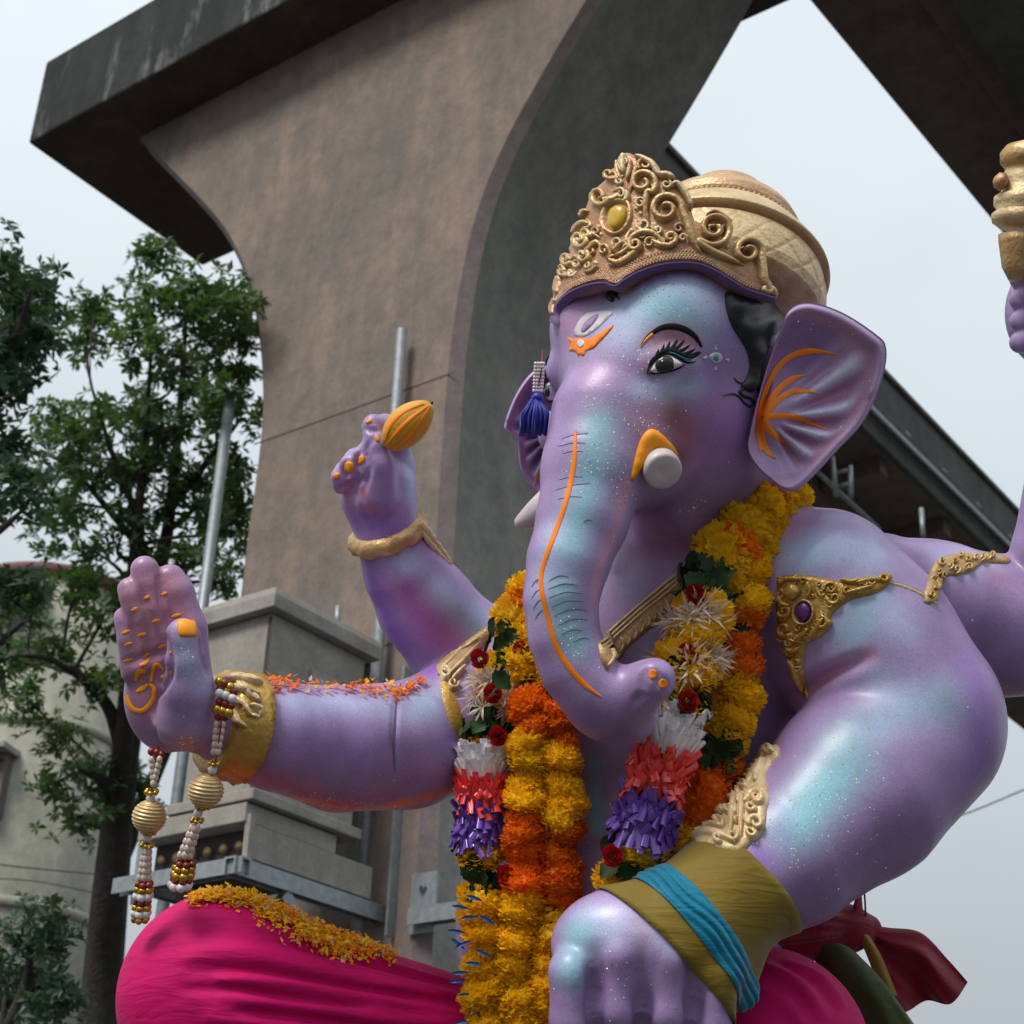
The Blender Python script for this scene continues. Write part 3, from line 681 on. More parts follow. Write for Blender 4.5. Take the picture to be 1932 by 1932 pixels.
# carve creases between fingers and at the joints
body_bvh = BVHTree.FromPolygons(XB.tolist(), FB.tolist())
def carve(X, F_, grooves, bvh):
    fn = np.cross(X[F_[:, 2]] - X[F_[:, 0]], X[F_[:, 3]] - X[F_[:, 1]]); vn = np.zeros_like(X)
    for i in range(4): np.add.at(vn, F_[:, i], fn)
    vn /= np.linalg.norm(vn, axis=1)[:, None] + 1e-12
    D_ = np.zeros(len(X))
    for pts, wd, dp, *ex in grooves:
        Q = crom(pts, 36); H = []
        for q in Q:
            r = bvh.ray_cast(Vector(CAM), Vector(ray(*q)).normalized())
            if r[0] is not None: H.append(np.array(r[0]))
        if not H: continue
        H = np.array(H)
        for _ in range(40): H[1:-1] = .5 * H[1:-1] + .25 * (H[:-2] + H[2:])
        rm = wd * S; n = len(H); lo, hi = H.min(0) - 3 * rm, H.max(0) + 3 * rm
        ii = np.nonzero(((X > lo) & (X < hi)).all(1))[0]
        if not len(ii): continue
        d2 = ((X[ii][:, None] - H[None]) ** 2).sum(-1); j = d2.argmin(1); d2 = d2.min(1)
        e = np.sin(np.pi * np.clip((j + .5) / n, .03, .97)) ** (ex[0] if ex else .6)
        D_[ii] = np.maximum(D_[ii], dp * S * e * np.exp(-d2 / (rm * rm)))
    X = X - vn * D_[:, None]
    act = D_ > .0005; sel = act[F_].any(1); Fs = F_[sel]            # relax only the carved strips
    for _ in range(5):
        acc = np.zeros_like(X); n_ = np.zeros(len(X))
        for a, b_ in ((0, 1), (1, 2), (2, 3), (3, 0)):
            np.add.at(acc, Fs[:, a], X[Fs[:, b_]]); np.add.at(acc, Fs[:, b_], X[Fs[:, a]]); np.add.at(n_, Fs[:, a], 1); np.add.at(n_, Fs[:, b_], 1)
        m_ = act & (n_ > 0); X[m_] = .5 * X[m_] + .5 * acc[m_] / n_[m_][:, None]
    return X
GRV = [([(748, 1318), (745, 1360), (743, 1410), (745, 1450)], 6, 5), ([(1488, 1318), (1526, 1296), (1570, 1270), (1640, 1240)], 13, 22),
       ([(1128, 1765), (1122, 1850), (1122, 1932), (1122, 2010)], 19, 17, 1.2), ([(1213, 1755), (1212, 1850), (1212, 1932), (1212, 2010)], 19, 17, 1.2), ([(1304, 1765), (1308, 1860), (1306, 1932), (1306, 2010)], 19, 16, 1.2),
       ([(298, 1092), (303, 1130), (309, 1170), (316, 1225)], 5, 8, .5), ([(262, 1110), (270, 1140), (278, 1184), (286, 1234)], 5, 8, .5), ([(245, 1160), (249, 1180), (254, 1205), (262, 1244)], 5, 7, .5),
       ([(236, 1250), (262, 1242), (290, 1236), (318, 1222)], 6, 9), ([(240, 1290), (262, 1280), (290, 1272), (316, 1262)], 7, 6), ([(296, 1390), (290, 1350), (300, 1310), (318, 1280), (322, 1240), (316, 1200)], 6, 12), ([(376, 1200), (384, 1240), (392, 1275)], 6, 10),
       ([(700, 832), (690, 850), (696, 880), (692, 905), (680, 925)], 5, 12), ([(678, 846), (672, 868), (674, 900)], 5, 15), ([(652, 868), (650, 886), (652, 914)], 5, 14), ([(634, 926), (656, 916), (690, 902)], 5, 13), ([(692, 905), (684, 930), (692, 955), (705, 975)], 7, 9), ([(690, 808), (702, 812), (716, 812)], 4, 9),
       ([(1196, 1332), (1206, 1316), (1218, 1312)], 6, 8), ([(1216, 1262), (1212, 1285), (1218, 1306)], 6, 6), ([(1238, 1268), (1242, 1282), (1240, 1296)], 4, 6),
       ([(1236, 645), (1262, 640), (1300, 650)], 12, 4), ([(1222, 712), (1250, 714), (1290, 700)], 8, 4)] + \
      [([(x0, y0), ((x0 + x1) / 2, (y0 + y1) / 2 - 5), (x1, y1)], 4, .8) for x0, y0, x1, y1 in ((1036, 1100, 1090, 1092), (1036, 1120, 1096, 1112), (1042, 1142, 1104, 1132), (1048, 1162, 1108, 1152), (1056, 1184, 1110, 1172), (1056, 830, 1110, 820), (1050, 925, 1112, 914))]
XB = carve(XB, FB, GRV, body_bvh)

# paint colours plus painted shade and glow, as soft sprayed patches in space
body_bvh = BVHTree.FromPolygons(XB.tolist(), FB.tolist())
def hit(px, py, bvh=None):
    d = Vector(ray(px, py)).normalized()
    r = (bvh or body_bvh).ray_cast(Vector(CAM), d)
    if r[0] is None:
        q = (bvh or body_bvh).find_nearest(Vector(at(px, py, Z0)))
        return np.array(q[0]), np.array(q[1])
    n = np.array(r[1])
    return np.array(r[0]), (n if n @ np.array(d) < 0 else -n)
LIL = np.array([0.365, 0.248, 0.485])
def spray_set(X, sprays, base=LIL):
    C = np.tile(base, (len(X), 1)); Gl = np.zeros(len(X))
    Zc = (X - CAM) @ _F
    for pts, r, col, st in sprays:
        Q = pts if isinstance(pts[0], (tuple, list)) else [pts]
        if len(Q) > 1: Q = [tuple(q) for q in crom(Q, 4)]
        H = np.array([hit(*q)[0] for q in Q]); rm = r * S
        sel = np.ones(len(X), bool)
        for i in range(3): sel &= (X[:, i] > H[:, i].min() - 2.6 * rm) & (X[:, i] < H[:, i].max() + 2.6 * rm)
        ii = np.nonzero(sel)[0]
        if not len(ii): continue
        d2 = np.min(((X[ii][:, None] - H[None]) ** 2).sum(-1), 1)
        f = np.exp(-d2 / (rm * rm)) * st
        if col is None: Gl[ii] = np.maximum(Gl[ii], f)
        else: C[ii] = C[ii] * (1 - f[:, None]) + np.array(col) * f[:, None]
    return C, Gl
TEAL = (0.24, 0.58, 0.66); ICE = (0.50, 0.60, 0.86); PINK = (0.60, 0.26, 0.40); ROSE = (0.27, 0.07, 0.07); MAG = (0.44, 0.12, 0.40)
VIO = (0.24, 0.09, 0.48); ORG = (0.90, 0.26, 0.02); PALM = (0.38, 0.16, 0.22); DEEP = (0.20, 0.10, 0.25)  # DEEP: purple shade painted into undersides and creases
SPR = [([(1175, 590), (1240, 570), (1300, 560)], 62, ICE, .8), ((1250, 580), 55, TEAL, .65), ((1300, 610), 50, TEAL, .4),
       ([(1215, 735), (1260, 740), (1310, 728)], 26, ICE, .85), ([(1275, 790), (1290, 830), (1285, 855)], 44, ROSE, .85), ((1215, 790), 32, PINK, .5), ((1330, 850), 40, MAG, .3),
       ([(1240, 640), (1268, 630), (1300, 645)], 26, (0.36, 0.13, 0.18), .85), ((1225, 690), 22, (0.36, 0.16, 0.25), .6), ((1345, 690), 45, VIO, .25), ((1390, 800), 60, VIO, .35),
       ([(1130, 800), (1120, 880), (1095, 960), (1075, 1030)], 34, TEAL, .75), ([(1060, 1110), (1068, 1170), (1085, 1215)], 30, TEAL, .7), ([(1045, 1000), (1025, 1070), (1015, 1140)], 26, ICE, .55),
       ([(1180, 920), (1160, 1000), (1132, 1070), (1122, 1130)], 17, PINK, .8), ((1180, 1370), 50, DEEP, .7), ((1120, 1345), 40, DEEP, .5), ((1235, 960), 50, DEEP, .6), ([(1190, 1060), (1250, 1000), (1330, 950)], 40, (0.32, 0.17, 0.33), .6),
       ((1190, 1100), 40, ICE, .4), ((1130, 690), 40, PINK, .25), ((1080, 600), 40, PINK, .35), ((1120, 520), 30, VIO, .5), ([(1100, 560), (1200, 535), (1300, 510), (1400, 550)], 16, VIO, .8),
       ((1495, 1000), 32, PINK, .5), ([(1500, 1050), (1560, 1030), (1640, 1040)], 44, ICE, .8), ((1530, 1045), 34, TEAL, .3), ([(1640, 1130), (1610, 1190)], 42, TEAL, .55), ((1700, 1180), 46, ICE, .5),
       ([(1530, 1300), (1580, 1260), (1640, 1235)], 18, PINK, .7), ([(1500, 1330), (1450, 1420), (1420, 1480)], 30, PINK, .55), ([(1600, 1380), (1720, 1330), (1780, 1320)], 50, TEAL, .45), ([(1590, 1440), (1540, 1500), (1500, 1560)], 54, TEAL, .75),
       ([(1480, 1700), (1600, 1620), (1720, 1560)], 60, DEEP, .5), ((1480, 1560), 30, VIO, .3), ((1430, 1620), 26, VIO, .6),  # DEEP here paints shade along the forearm underside
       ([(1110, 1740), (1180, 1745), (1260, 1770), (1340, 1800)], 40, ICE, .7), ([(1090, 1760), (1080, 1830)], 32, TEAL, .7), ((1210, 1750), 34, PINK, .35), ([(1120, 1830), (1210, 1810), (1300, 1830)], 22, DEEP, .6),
       ([(1120, 1440), (1125, 1500), (1128, 1560)], 20, TEAL, .75), ((1100, 1400), 40, ICE, .3), ((1110, 1680), 40, PINK, .25),
       ([(765, 1065), (830, 1110), (890, 1150), (930, 1180)], 30, ICE, .9), ([(770, 1080), (840, 1150), (890, 1190)], 24, TEAL, .55), ([(770, 1110), (800, 1160), (850, 1215)], 42, MAG, .8), ([(690, 1070), (715, 1140), (760, 1230)], 30, VIO, .8), ((820, 1265), 34, VIO, .8),
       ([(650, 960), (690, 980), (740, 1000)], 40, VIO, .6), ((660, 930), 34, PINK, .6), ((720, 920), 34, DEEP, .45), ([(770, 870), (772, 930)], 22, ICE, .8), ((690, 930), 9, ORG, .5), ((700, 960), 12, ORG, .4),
       ([(260, 1120), (280, 1200), (270, 1300)], 55, PALM, .9), ([(310, 1090), (330, 1160)], 40, PALM, .8), ((275, 1350), 40, PALM, .5), ([(350, 1220), (355, 1260)], 20, ICE, .7), ((385, 1300), 26, ICE, .35),
       ([(560, 1330), (640, 1325), (720, 1335)], 32, ICE, .6), ((800, 1330), 34, TEAL, .5), ([(780, 1350), (840, 1300)], 26, ICE, .5), ([(520, 1470), (600, 1510), (690, 1520)], 44, (0.36, 0.17, 0.30), .7), ([(560, 1508), (680, 1527), (760, 1518)], 17, ORG, .85), ([(740, 1520), (830, 1500), (880, 1478)], 18, ORG, .95), ((350, 1405), 22, ORG, .55), ((744, 1400), 10, DEEP, .7),  # orange glow under the forearm and elbow crease shade are painted in
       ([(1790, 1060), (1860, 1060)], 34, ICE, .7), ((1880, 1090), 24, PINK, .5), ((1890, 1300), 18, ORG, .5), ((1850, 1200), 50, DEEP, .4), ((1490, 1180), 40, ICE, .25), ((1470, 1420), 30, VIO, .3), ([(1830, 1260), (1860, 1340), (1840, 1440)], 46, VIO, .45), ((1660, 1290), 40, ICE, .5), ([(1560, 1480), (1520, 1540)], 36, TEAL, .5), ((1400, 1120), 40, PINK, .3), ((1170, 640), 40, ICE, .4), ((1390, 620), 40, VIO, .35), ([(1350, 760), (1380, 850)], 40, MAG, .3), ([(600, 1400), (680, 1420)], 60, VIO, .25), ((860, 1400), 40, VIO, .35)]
GLI = [([(1190, 690), (1170, 760), (1200, 800)], 45, None, .8), ([(1160, 800), (1140, 860), (1170, 900)], 50, None, .8), ([(1120, 740), (1110, 850)], 40, None, .5), ([(1060, 1190), (1085, 1230)], 24, None, 1), ([(1290, 970), (1330, 950)], 16, None, 1.),
       ([(1560, 1500), (1530, 1545), (1500, 1590)], 24, None, 1.), ([(1600, 1500), (1570, 1560)], 50, None, .5), ([(1480, 1560), (1640, 1450)], 50, None, .35), ([(560, 1500), (680, 1520), (760, 1510)], 26, None, .9), ((360, 1400), 26, None, .9), ([(350, 1230), (352, 1270)], 12, None, 1.), ((1180, 1850), 50, None, .5), ((1890, 1300), 18, None, 1), ((1240, 560), 70, None, .3), ([(1120, 1600), (1360, 1350)], 40, None, .4)]
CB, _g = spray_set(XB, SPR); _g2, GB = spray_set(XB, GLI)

def skinmat():
    m = bpy.data.materials.new('pearl_skin_paint'); m.use_nodes = True
    t = m.node_tree; n = t.nodes; l = t.links; p = n['Principled BSDF']
    at_ = n.new('ShaderNodeAttribute'); at_.attribute_name = 'paint'
    ag = n.new('ShaderNodeAttribute'); ag.attribute_name = 'glitter'
    tc = n.new('ShaderNodeTexCoord')
    def nz(sc, det, rg=0.5):
        z = n.new('ShaderNodeTexNoise'); z.inputs['Scale'].default_value = sc; z.inputs['Detail'].default_value = det; z.inputs['Roughness'].default_value = rg
        l.new(tc.outputs['Object'], z.inputs['Vector']); return z.outputs[0]
    def mth(op, a, b=None, c=None):
        x = n.new('ShaderNodeMath'); x.operation = op
        for i, q in enumerate((a, b, c)):
            if q is None: continue
            if isinstance(q, (int, float)): x.inputs[i].default_value = q
            else: l.new(q, x.inputs[i])
        return x.outputs[0]
    def mixc(f, a, b, typ='MIX'):
        x = n.new('ShaderNodeMix'); x.data_type = 'RGBA'; x.blend_type = typ
        for i, q in ((0, f), (6, a), (7, b)):
            if isinstance(q, float): x.inputs[i].default_value = q
            elif isinstance(q, tuple): x.inputs[i].default_value = q
            else: l.new(q, x.inputs[i])
        return x.outputs[2]
    # mottled spray, grain of fine droplets
    r1 = n.new('ShaderNodeMapRange'); r1.inputs[1].default_value = .3; r1.inputs[2].default_value = .7; r1.inputs[3].default_value = .84; r1.inputs[4].default_value = 1.12
    l.new(nz(7, 5), r1.inputs[0])
    r2 = n.new('ShaderNodeMapRange'); r2.inputs[1].default_value = .3; r2.inputs[2].default_value = .7; r2.inputs[3].default_value = .84; r2.inputs[4].default_value = 1.16
    l.new(nz(260, 2), r2.inputs[0])
    v = mth('MULTIPLY', r1.outputs[0], r2.outputs[0])
    hs = n.new('ShaderNodeHueSaturation'); l.new(v, hs.inputs['Value']); l.new(at_.outputs[0], hs.inputs['Color'])
    col = hs.outputs[0]
    spk = n.new('ShaderNodeTexVoronoi'); spk.inputs['Scale'].default_value = 42; l.new(tc.outputs['Object'], spk.inputs['Vector'])
    rare = mth('MULTIPLY', mth('LESS_THAN', spk.outputs['Distance'], .085), mth('GREATER_THAN', nz(5, 3), .52))
    col = mixc(mth('MULTIPLY', rare, .7), col, (0.16, 0.07, 0.20, 1))
    # glitter flakes: tiny tilted metal discs
    vo = n.new('ShaderNodeTexVoronoi'); vo.inputs['Scale'].default_value = 170; l.new(tc.outputs['Object'], vo.inputs['Vector'])
    sep = n.new('ShaderNodeSeparateColor'); l.new(vo.outputs['Color'], sep.inputs[0])
    dens = mth('SUBTRACT', 1.0, mth('MULTIPLY_ADD', ag.outputs['Fac'], .38, .0015))
    fl = mth('MULTIPLY', mth('GREATER_THAN', sep.outputs[0], dens), mth('LESS_THAN', vo.outputs['Distance'], .34))
    fcol = n.new('ShaderNodeValToRGB'); e = fcol.color_ramp.elements
    e[0].position = 0; e[0].color = (.95, .95, .9, 1); e[1].position = 1; e[1].color = (.95, .6, .25, 1)
    q = e.new(.45); q.color = (.9, .95, .55, 1); q = e.new(.7); q.color = (.6, .95, .7, 1)
    l.new(sep.outputs[1], fcol.inputs[0])
    col = mixc(fl, col, fcol.outputs[0])
    l.new(col, p.inputs['Base Color'])
    l.new(mth('MULTIPLY', fl, .85), p.inputs['Metallic'])
    l.new(mth('MULTIPLY_ADD', fl, -.2, .41), p.inputs['Roughness'])
    p.inputs['Specular IOR Level'].default_value = .45
    p.inputs['Coat Weight'].default_value = .18; p.inputs['Coat Roughness'].default_value = .26
    bp = n.new('ShaderNodeBump'); bp.inputs['Strength'].default_value = .22; bp.inputs['Distance'].default_value = .004
    l.new(nz(55, 6, .7), bp.inputs['Height'])
    nm = n.new('ShaderNodeVectorMath'); nm.operation = 'MULTIPLY_ADD'
    l.new(vo.outputs['Color'], nm.inputs[0]); nm.inputs[1].default_value = (1.6, 1.6, 1.6); nm.inputs[2].default_value = (-.8, -.8, -.3)
    tilt = n.new('ShaderNodeVectorMath'); tilt.operation = 'SCALE'; l.new(nm.outputs[0], tilt.inputs[0]); l.new(fl, tilt.inputs['Scale'])
    ad = n.new('ShaderNodeVectorMath'); ad.operation = 'ADD'; l.new(bp.outputs[0], ad.inputs[0]); l.new(tilt.outputs[0], ad.inputs[1])
    nn = n.new('ShaderNodeVectorMath'); nn.operation = 'NORMALIZE'; l.new(ad.outputs[0], nn.inputs[0]); l.new(nn.outputs[0], p.inputs['Normal'])
    return m
M['skin'] = skinmat()
def paintmesh(name, X, F_, C, G, parent):
    me = mkmesh(name, X, F_, M['skin'])
    a = me.attributes.new('paint', 'FLOAT_COLOR', 'POINT'); a.data.foreach_set('color', np.c_[C, np.ones(len(C))].astype(np.float32).ravel())
    a = me.attributes.new('glitter', 'FLOAT', 'POINT'); a.data.foreach_set('value', np.asarray(G, np.float32))
    return mkobj(name, me, parent)
base = pw(1200, 2150, 100)
statue = thing('elephant_headed_statue', 'large lilac painted elephant-headed seated statue with four arms and gold crown', 'statue', base)
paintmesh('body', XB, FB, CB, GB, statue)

# ears ------------------------------------------------------------------------
def ear(O, bd, w0, wslope, ribs, cols, flip=1, span=(-.78, 1.15)):
    """fan shaped ear: polar sheet with a rolled rim and radiating ridges"""
    bd = crom(bd, 10, closed=True); O = np.array(O, float)
    th = np.unwrap(np.arctan2(bd[:, 1] - O[1], (bd[:, 0] - O[0]))); nT = len(bd); nR = 46
    rr = np.linspace(0, 1, nR)
    V, C, G = [], [], []
    ridge, sp, lilac, pink, ice = cols
    for side in (0, 1):
        for i, r in enumerate(rr):
            for j in range(nT):
                q = O + (bd[j] - O) * r
                ang = math.atan2(bd[j, 1] - O[1], (bd[j, 0] - O[0]) * flip)
                rib = math.cos(ang * ribs + 0.6 + r * 1.6 * (1 if flip > 0 else -1))
                env = max(0, min(1, (r - .20) / .22)) * max(0, min(1, (.85 - r) / .14)) * max(0, min(1, (ang - span[0]) / .16)) * max(0, min(1, (span[1] - ang) / .2))
                rim = math.exp(-((r - .95) / .055) ** 2) * 15 * (1.0 if ang < -.2 else .6)
                cup = 26 * math.sin(math.pi * min(1, r * 1.05)) ** 2
                wv = w0 + wslope[0] * (q[0] - O[0]) + wslope[1] * (q[1] - O[1])
                if side == 0:
                    wv += cup - rim - 13 * rib * env
                    if r > .97: wv += 14 * (r - .97) / .03
                else:
                    wv += cup * .8 + 22 * (1 - r ** 6) + 6
                V.append(pw(q[0], q[1], wv))
                c = np.array(lilac)
                c = c * (1 - .9 * env * max(0, rib) ** .7) + np.array(ice) * .9 * env * max(0, rib) ** .7
                k = env * max(0, -rib) * .75; c = c * (1 - k) + np.array(pink) * k
                k = math.exp(-((r - .86) / .07) ** 2) * (.5 if ang < .9 else .2); c = c * (1 - k) + np.array(pink) * k
                k = max(0, min(1, (span[0] + .02 - ang) / .15)) * (1 if ang > -2.0 else 0) * max(0, min(1, (.88 - r) / .05)); c = c * (1 - k) + np.array([.27, .15, .36]) * k
                C.append(c); G.append(.5 * env * max(0, rib) if .2 < ang < .8 else .05)
    Fq = []
    for side in (0, 1):
        o = side * nR * nT
        for i in range(nR - 1):
            for j in range(nT):
                q = (o + i * nT + j, o + i * nT + (j + 1) % nT, o + (i + 1) * nT + (j + 1) % nT, o + (i + 1) * nT + j)
                Fq.append(q if side == 0 else q[::-1])
    o = nR * nT; e = (nR - 1) * nT
    for j in range(nT): Fq.append((e + j, e + (j + 1) % nT, o + e + (j + 1) % nT, o + e + j))
    return np.array(V), np.array(Fq), np.array(C), np.array(G)
EC = (None, None, (0.45, 0.30, 0.55), (0.55, 0.22, 0.34), (0.68, 0.68, 0.88))
ev, ef, ec, eg = ear((1444, 788), [(1472, 622), (1492, 583), (1530, 571), (1590, 590), (1652, 630), (1672, 656), (1666, 710), (1634, 788), (1580, 850), (1502, 925), (1452, 905), (1414, 858), (1417, 806), (1446, 694)], -138, (.42, .02), 15.0, EC)
paintmesh('ear', ev, ef, ec, eg, statue); ear_bvh = BVHTree.FromPolygons(ev.tolist(), ef.tolist())
ev2, ef2, ec2, eg2 = ear((1050, 815), [(1060, 690), (1030, 690), (1000, 705), (972, 745), (952, 796), (954, 815), (974, 832), (980, 880), (998, 918), (1022, 938), (1060, 930), (1075, 860), (1075, 760)], 150, (.25, .0), 17.0, EC, flip=-1, span=(-.5, 1.3))
paintmesh('ear', ev2, ef2, ec2, eg2, statue); ear2_bvh = BVHTree.FromPolygons(ev2.tolist(), ef2.tolist())
# ------------------------------------------------------------------ surface work laid on the statue
def gold(name, c=(0.66, 0.47, 0.22), c2=(0.48, 0.26, 0.11), rough=0.42, metal=0.35, vs=14):
    return mat(name, c, rough, metal, col2=c2, vscale=vs, bump=0.25, bscale=70)
M['gold'] = gold('gold_paint')
M['gold_pale'] = gold('pale_gold_paint', (0.76, 0.60, 0.36), (0.56, 0.38, 0.18), 0.45, 0.2)
M['gold_brown'] = gold('brown_gold_paint', (0.55, 0.33, 0.16), (0.38, 0.17, 0.10), 0.42, 0.25)
M['gold_rich'] = gold('rich_gold_paint', (0.62, 0.39, 0.09), (0.44, 0.24, 0.045), 0.32, 0.45)
M['gold_rose'] = gold('rose_gold_paint', (0.66, 0.45, 0.24), (0.52, 0.26, 0.15), 0.42, 0.2, 6)
M['orange'] = mat('orange_paint', (1.0, 0.21, 0.0), 0.55, col2=(1.0, 0.27, 0.0), vscale=20)
M['amber'] = mat('amber_paint', (1.0, 0.38, 0.0), 0.55, col2=(0.95, 0.27, 0.0), vscale=25)
M['black'] = mat('black_paint', (0.008, 0.008, 0.009), 0.75, spec=.15)
M['hair'] = mat('black_hair_paint', (0.014, 0.018, 0.022), 0.38, bump=0.15, bscale=40)
M['whitep'] = mat('white_paint', (0.72, 0.68, 0.74), 0.45, var=0.1)
M['tusk'] = mat('tusk_white', (0.66, 0.60, 0.60), 0.42, col2=(0.52, 0.44, 0.45), vscale=10, bump=0.1)
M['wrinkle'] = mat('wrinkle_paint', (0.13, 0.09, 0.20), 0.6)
M['gem_yellow'] = mat('yellow_gem', (0.75, 0.42, 0.01), 0.2, col2=(0.55, 0.36, 0.01), vscale=22, coat=.6)
M['gem_purple'] = mat('purple_gem', (0.13, 0.02, 0.20), 0.3, var=.3, vscale=30, coat=.4, bump=.2)
M['gem_teal'] = mat('teal_gem', (0.01, 0.22, 0.32), 0.3, var=.3, vscale=20, coat=.5)
M['teal'] = mat('teal_paint', (0.02, 0.30, 0.32), 0.4)
M['rosep'] = mat('rose_paint', (0.30, 0.10, 0.13), 0.5)
M['white'] = mat('eye_white', (0.72, 0.66, 0.70), 0.25, coat=.5)
M['iris'] = mat('iris_brown', (0.035, 0.022, 0.018), 0.25, col2=(0.008, 0.016, 0.018), vscale=45, coat=.4)

def inpoly(p, poly):
    x, y = p; c = False; n = len(poly)
    for i in range(n):
        x0, y0 = poly[i]; x1, y1 = poly[i - 1]
        if (y0 > y) != (y1 > y) and x < (x1 - x0) * (y - y0) / (y1 - y0) + x0: c = not c
    return c
def decal(name, poly, m, parent, bvh=None, off=1.2, bulge=0.0, bw=10.0, step=7.0, smooth_n=4, skirt=4.0, wave=None, holes=None):
    """a painted or modelled patch: outline in picture units, dropped on the surface; off/bulge in picture units"""
    pl = crom(poly, smooth_n, closed=True) if smooth_n > 1 else np.asarray(poly, float)
    seg = np.roll(pl, -1, 0) - pl; keep = np.linalg.norm(seg, axis=1) > .4; pl = pl[keep]
    lo, hi = pl.min(0), pl.max(0); inner = []
    a, bb = pl, np.roll(pl, -1, 0); ab = bb - a; l2 = (ab ** 2).sum(1) + 1e-9
    def dist(p):
        tt = np.clip(((p - a) * ab).sum(1) / l2, 0, 1); return np.sqrt((((a + ab * tt[:, None]) - p) ** 2).sum(1).min())
    y = lo[1]; row = 0
    while y < hi[1]:
        x = lo[0] + (row % 2) * step / 2
        while x < hi[0]:
            p = np.array([x, y])
            if inpoly(p, pl) and dist(p) > step * .45: inner.append(p)
            x += step
        y += step * .87; row += 1
    pts = [Vector(p) for p in pl] + [Vector(p) for p in inner]; n0 = len(pl)
    res = delaunay_2d_cdt(pts, [(i, (i + 1) % n0) for i in range(n0)], [list(range(n0))], 1, 1e-5)
    vs, fs = res[0], res[2]
    V, Nn = [], []
    for v in vs:
        P, n = hit(v[0], v[1], bvh); d = dist(np.array(v))
        h = off + (bulge * math.sqrt(max(0, 1 - (1 - min(1, d / bw)) ** 2)) if bulge else 0)
        if wave: h += wave(v[0], v[1]) * min(1, d / bw)
        V.append(P + n * h * S); Nn.append(n)
    F_ = [tuple(f) for f in fs]
    # orient outward and close the edge with a skirt into the surface
    out_f = []
    for f in F_:
        nn = np.cross(V[f[1]] - V[f[0]], V[f[2]] - V[f[0]])
        out_f.append(f if np.dot(nn, CAM - V[f[0]]) > 0 else f[::-1])
    ed = {}
    for f in out_f:
        for i in range(len(f)): ed[(f[i], f[(i + 1) % len(f)])] = 1
    low = {}
    def lw(i):
        if i not in low: low[i] = len(V); V.append(V[i] - Nn[i] * (skirt + off) * S); Nn.append(Nn[i])
        return low[i]
    for (i, j) in list(ed):
        if (j, i) not in ed: out_f.append((j, i, lw(i), lw(j)))
    o = mkobj(name, mkmesh(name, V, out_f, m), parent); return o
def stroke_geo(pts, wid, hgt, bvh=None, n=7, across=5, off=0.5, taper=(0.0, 0.0)):
    """raised brush stroke / moulded scroll along pts; wid = full widths at the points"""
    P = np.asarray(pts, float); wd = np.broadcast_to(np.asarray(wid, float), (len(P),))
    Q = crom(np.c_[P, wd], n); T = np.gradient(Q[:, :2], axis=0); T /= np.linalg.norm(T, axis=1)[:, None] + 1e-9
    Nn = np.c_[-T[:, 1], T[:, 0]]; m = len(Q); V = []
    for i in range(m):
        s_ = i / (m - 1); k = 1.0
        if taper[0] and s_ < taper[0]: k *= math.sqrt(max(.02, s_ / taper[0]))
        if taper[1] and s_ > 1 - taper[1]: k *= math.sqrt(max(.02, (1 - s_) / taper[1]))
        for j in range(across):
            u = -1 + 2 * j / (across - 1); q = Q[i, :2] + Nn[i] * u * Q[i, 2] * .5 * k
            H, nn = hit(q[0], q[1], bvh)
            hh = off + hgt * k * math.sqrt(max(0, 1 - u * u)) if abs(u) < .999 else (off if hgt < 1.5 else -2.0)
            V.append(H + nn * hh * S)
    F_ = []
    for i in range(m - 1):
        for j in range(across - 1):
            a = i * across + j; f = (a, a + 1, a + across + 1, a + across)
            nn = np.cross(V[f[1]] - V[f[0]], V[f[2]] - V[f[0]])
            F_.append(f if np.dot(nn, CAM - V[f[0]]) > 0 else f[::-1])
    return V, F_
def stroke(name, pts, wid, hgt, m, parent, bvh=None, **k):
    V, F_ = stroke_geo(pts, wid, hgt, bvh, **k); return mkobj(name, mkmesh(name, V, F_, m), parent)
def spiral(cx, cy, r, a0, turns, sgn=1, r1=.15, sx=1., rot=0.):
    n = int(10 * turns) + 2; o = []
    for i in range(n):
        s_ = i / (n - 1); a = a0 + sgn * turns * 6.283 * s_; q = r * (1 - s_ * (1 - r1))
        x, y = q * math.cos(a) * sx, q * math.sin(a); o.append((cx + x * math.cos(rot) - y * math.sin(rot), cy + x * math.sin(rot) + y * math.cos(rot)))
    return o

# face paint ------------------------------------------------------------------
P_ = statue
brow = stroke('eyebrow', [(1210, 652), (1222, 636), (1245, 620), (1268, 616), (1293, 622), (1312, 636), (1324, 655)], [3, 7, 10, 12, 12, 9, 4], 1.0, M['black'], P_)
stroke('eyebrow_tip', [(1209, 655), (1219, 641), (1232, 630)], [2, 7, 9], 1.6, M['amber'], brow)
eye = decal('eye', [(1228, 698), (1236, 686), (1248, 676), (1262, 673), (1277, 679), (1287, 688), (1279, 693), (1262, 699), (1244, 703), (1233, 703)], M['white'], P_, off=1.4, bulge=3, bw=14, step=4, smooth_n=3)
decal('iris', [(1236, 691), (1241, 679), (1254, 673), (1267, 676), (1272, 687), (1267, 697), (1253, 702), (1241, 700)], M['iris'], eye, off=3.5, bulge=3, bw=14, step=4)
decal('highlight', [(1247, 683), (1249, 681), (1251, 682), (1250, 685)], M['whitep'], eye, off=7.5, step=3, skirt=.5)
stroke('eyelid_line', [(1221, 705), (1225, 693), (1236, 679), (1251, 669), (1266, 668), (1282, 677), (1298, 684), (1312, 682)], [2, 5, 6, 6, 6, 7, 6, 2], 1.6, M['black'], eye)
stroke('eyelid_line', [(1224, 704), (1234, 704), (1248, 703), (1264, 700), (1279, 695), (1292, 688)], [2, 4, 4, 4, 4, 2], 1.4, M['black'], eye)
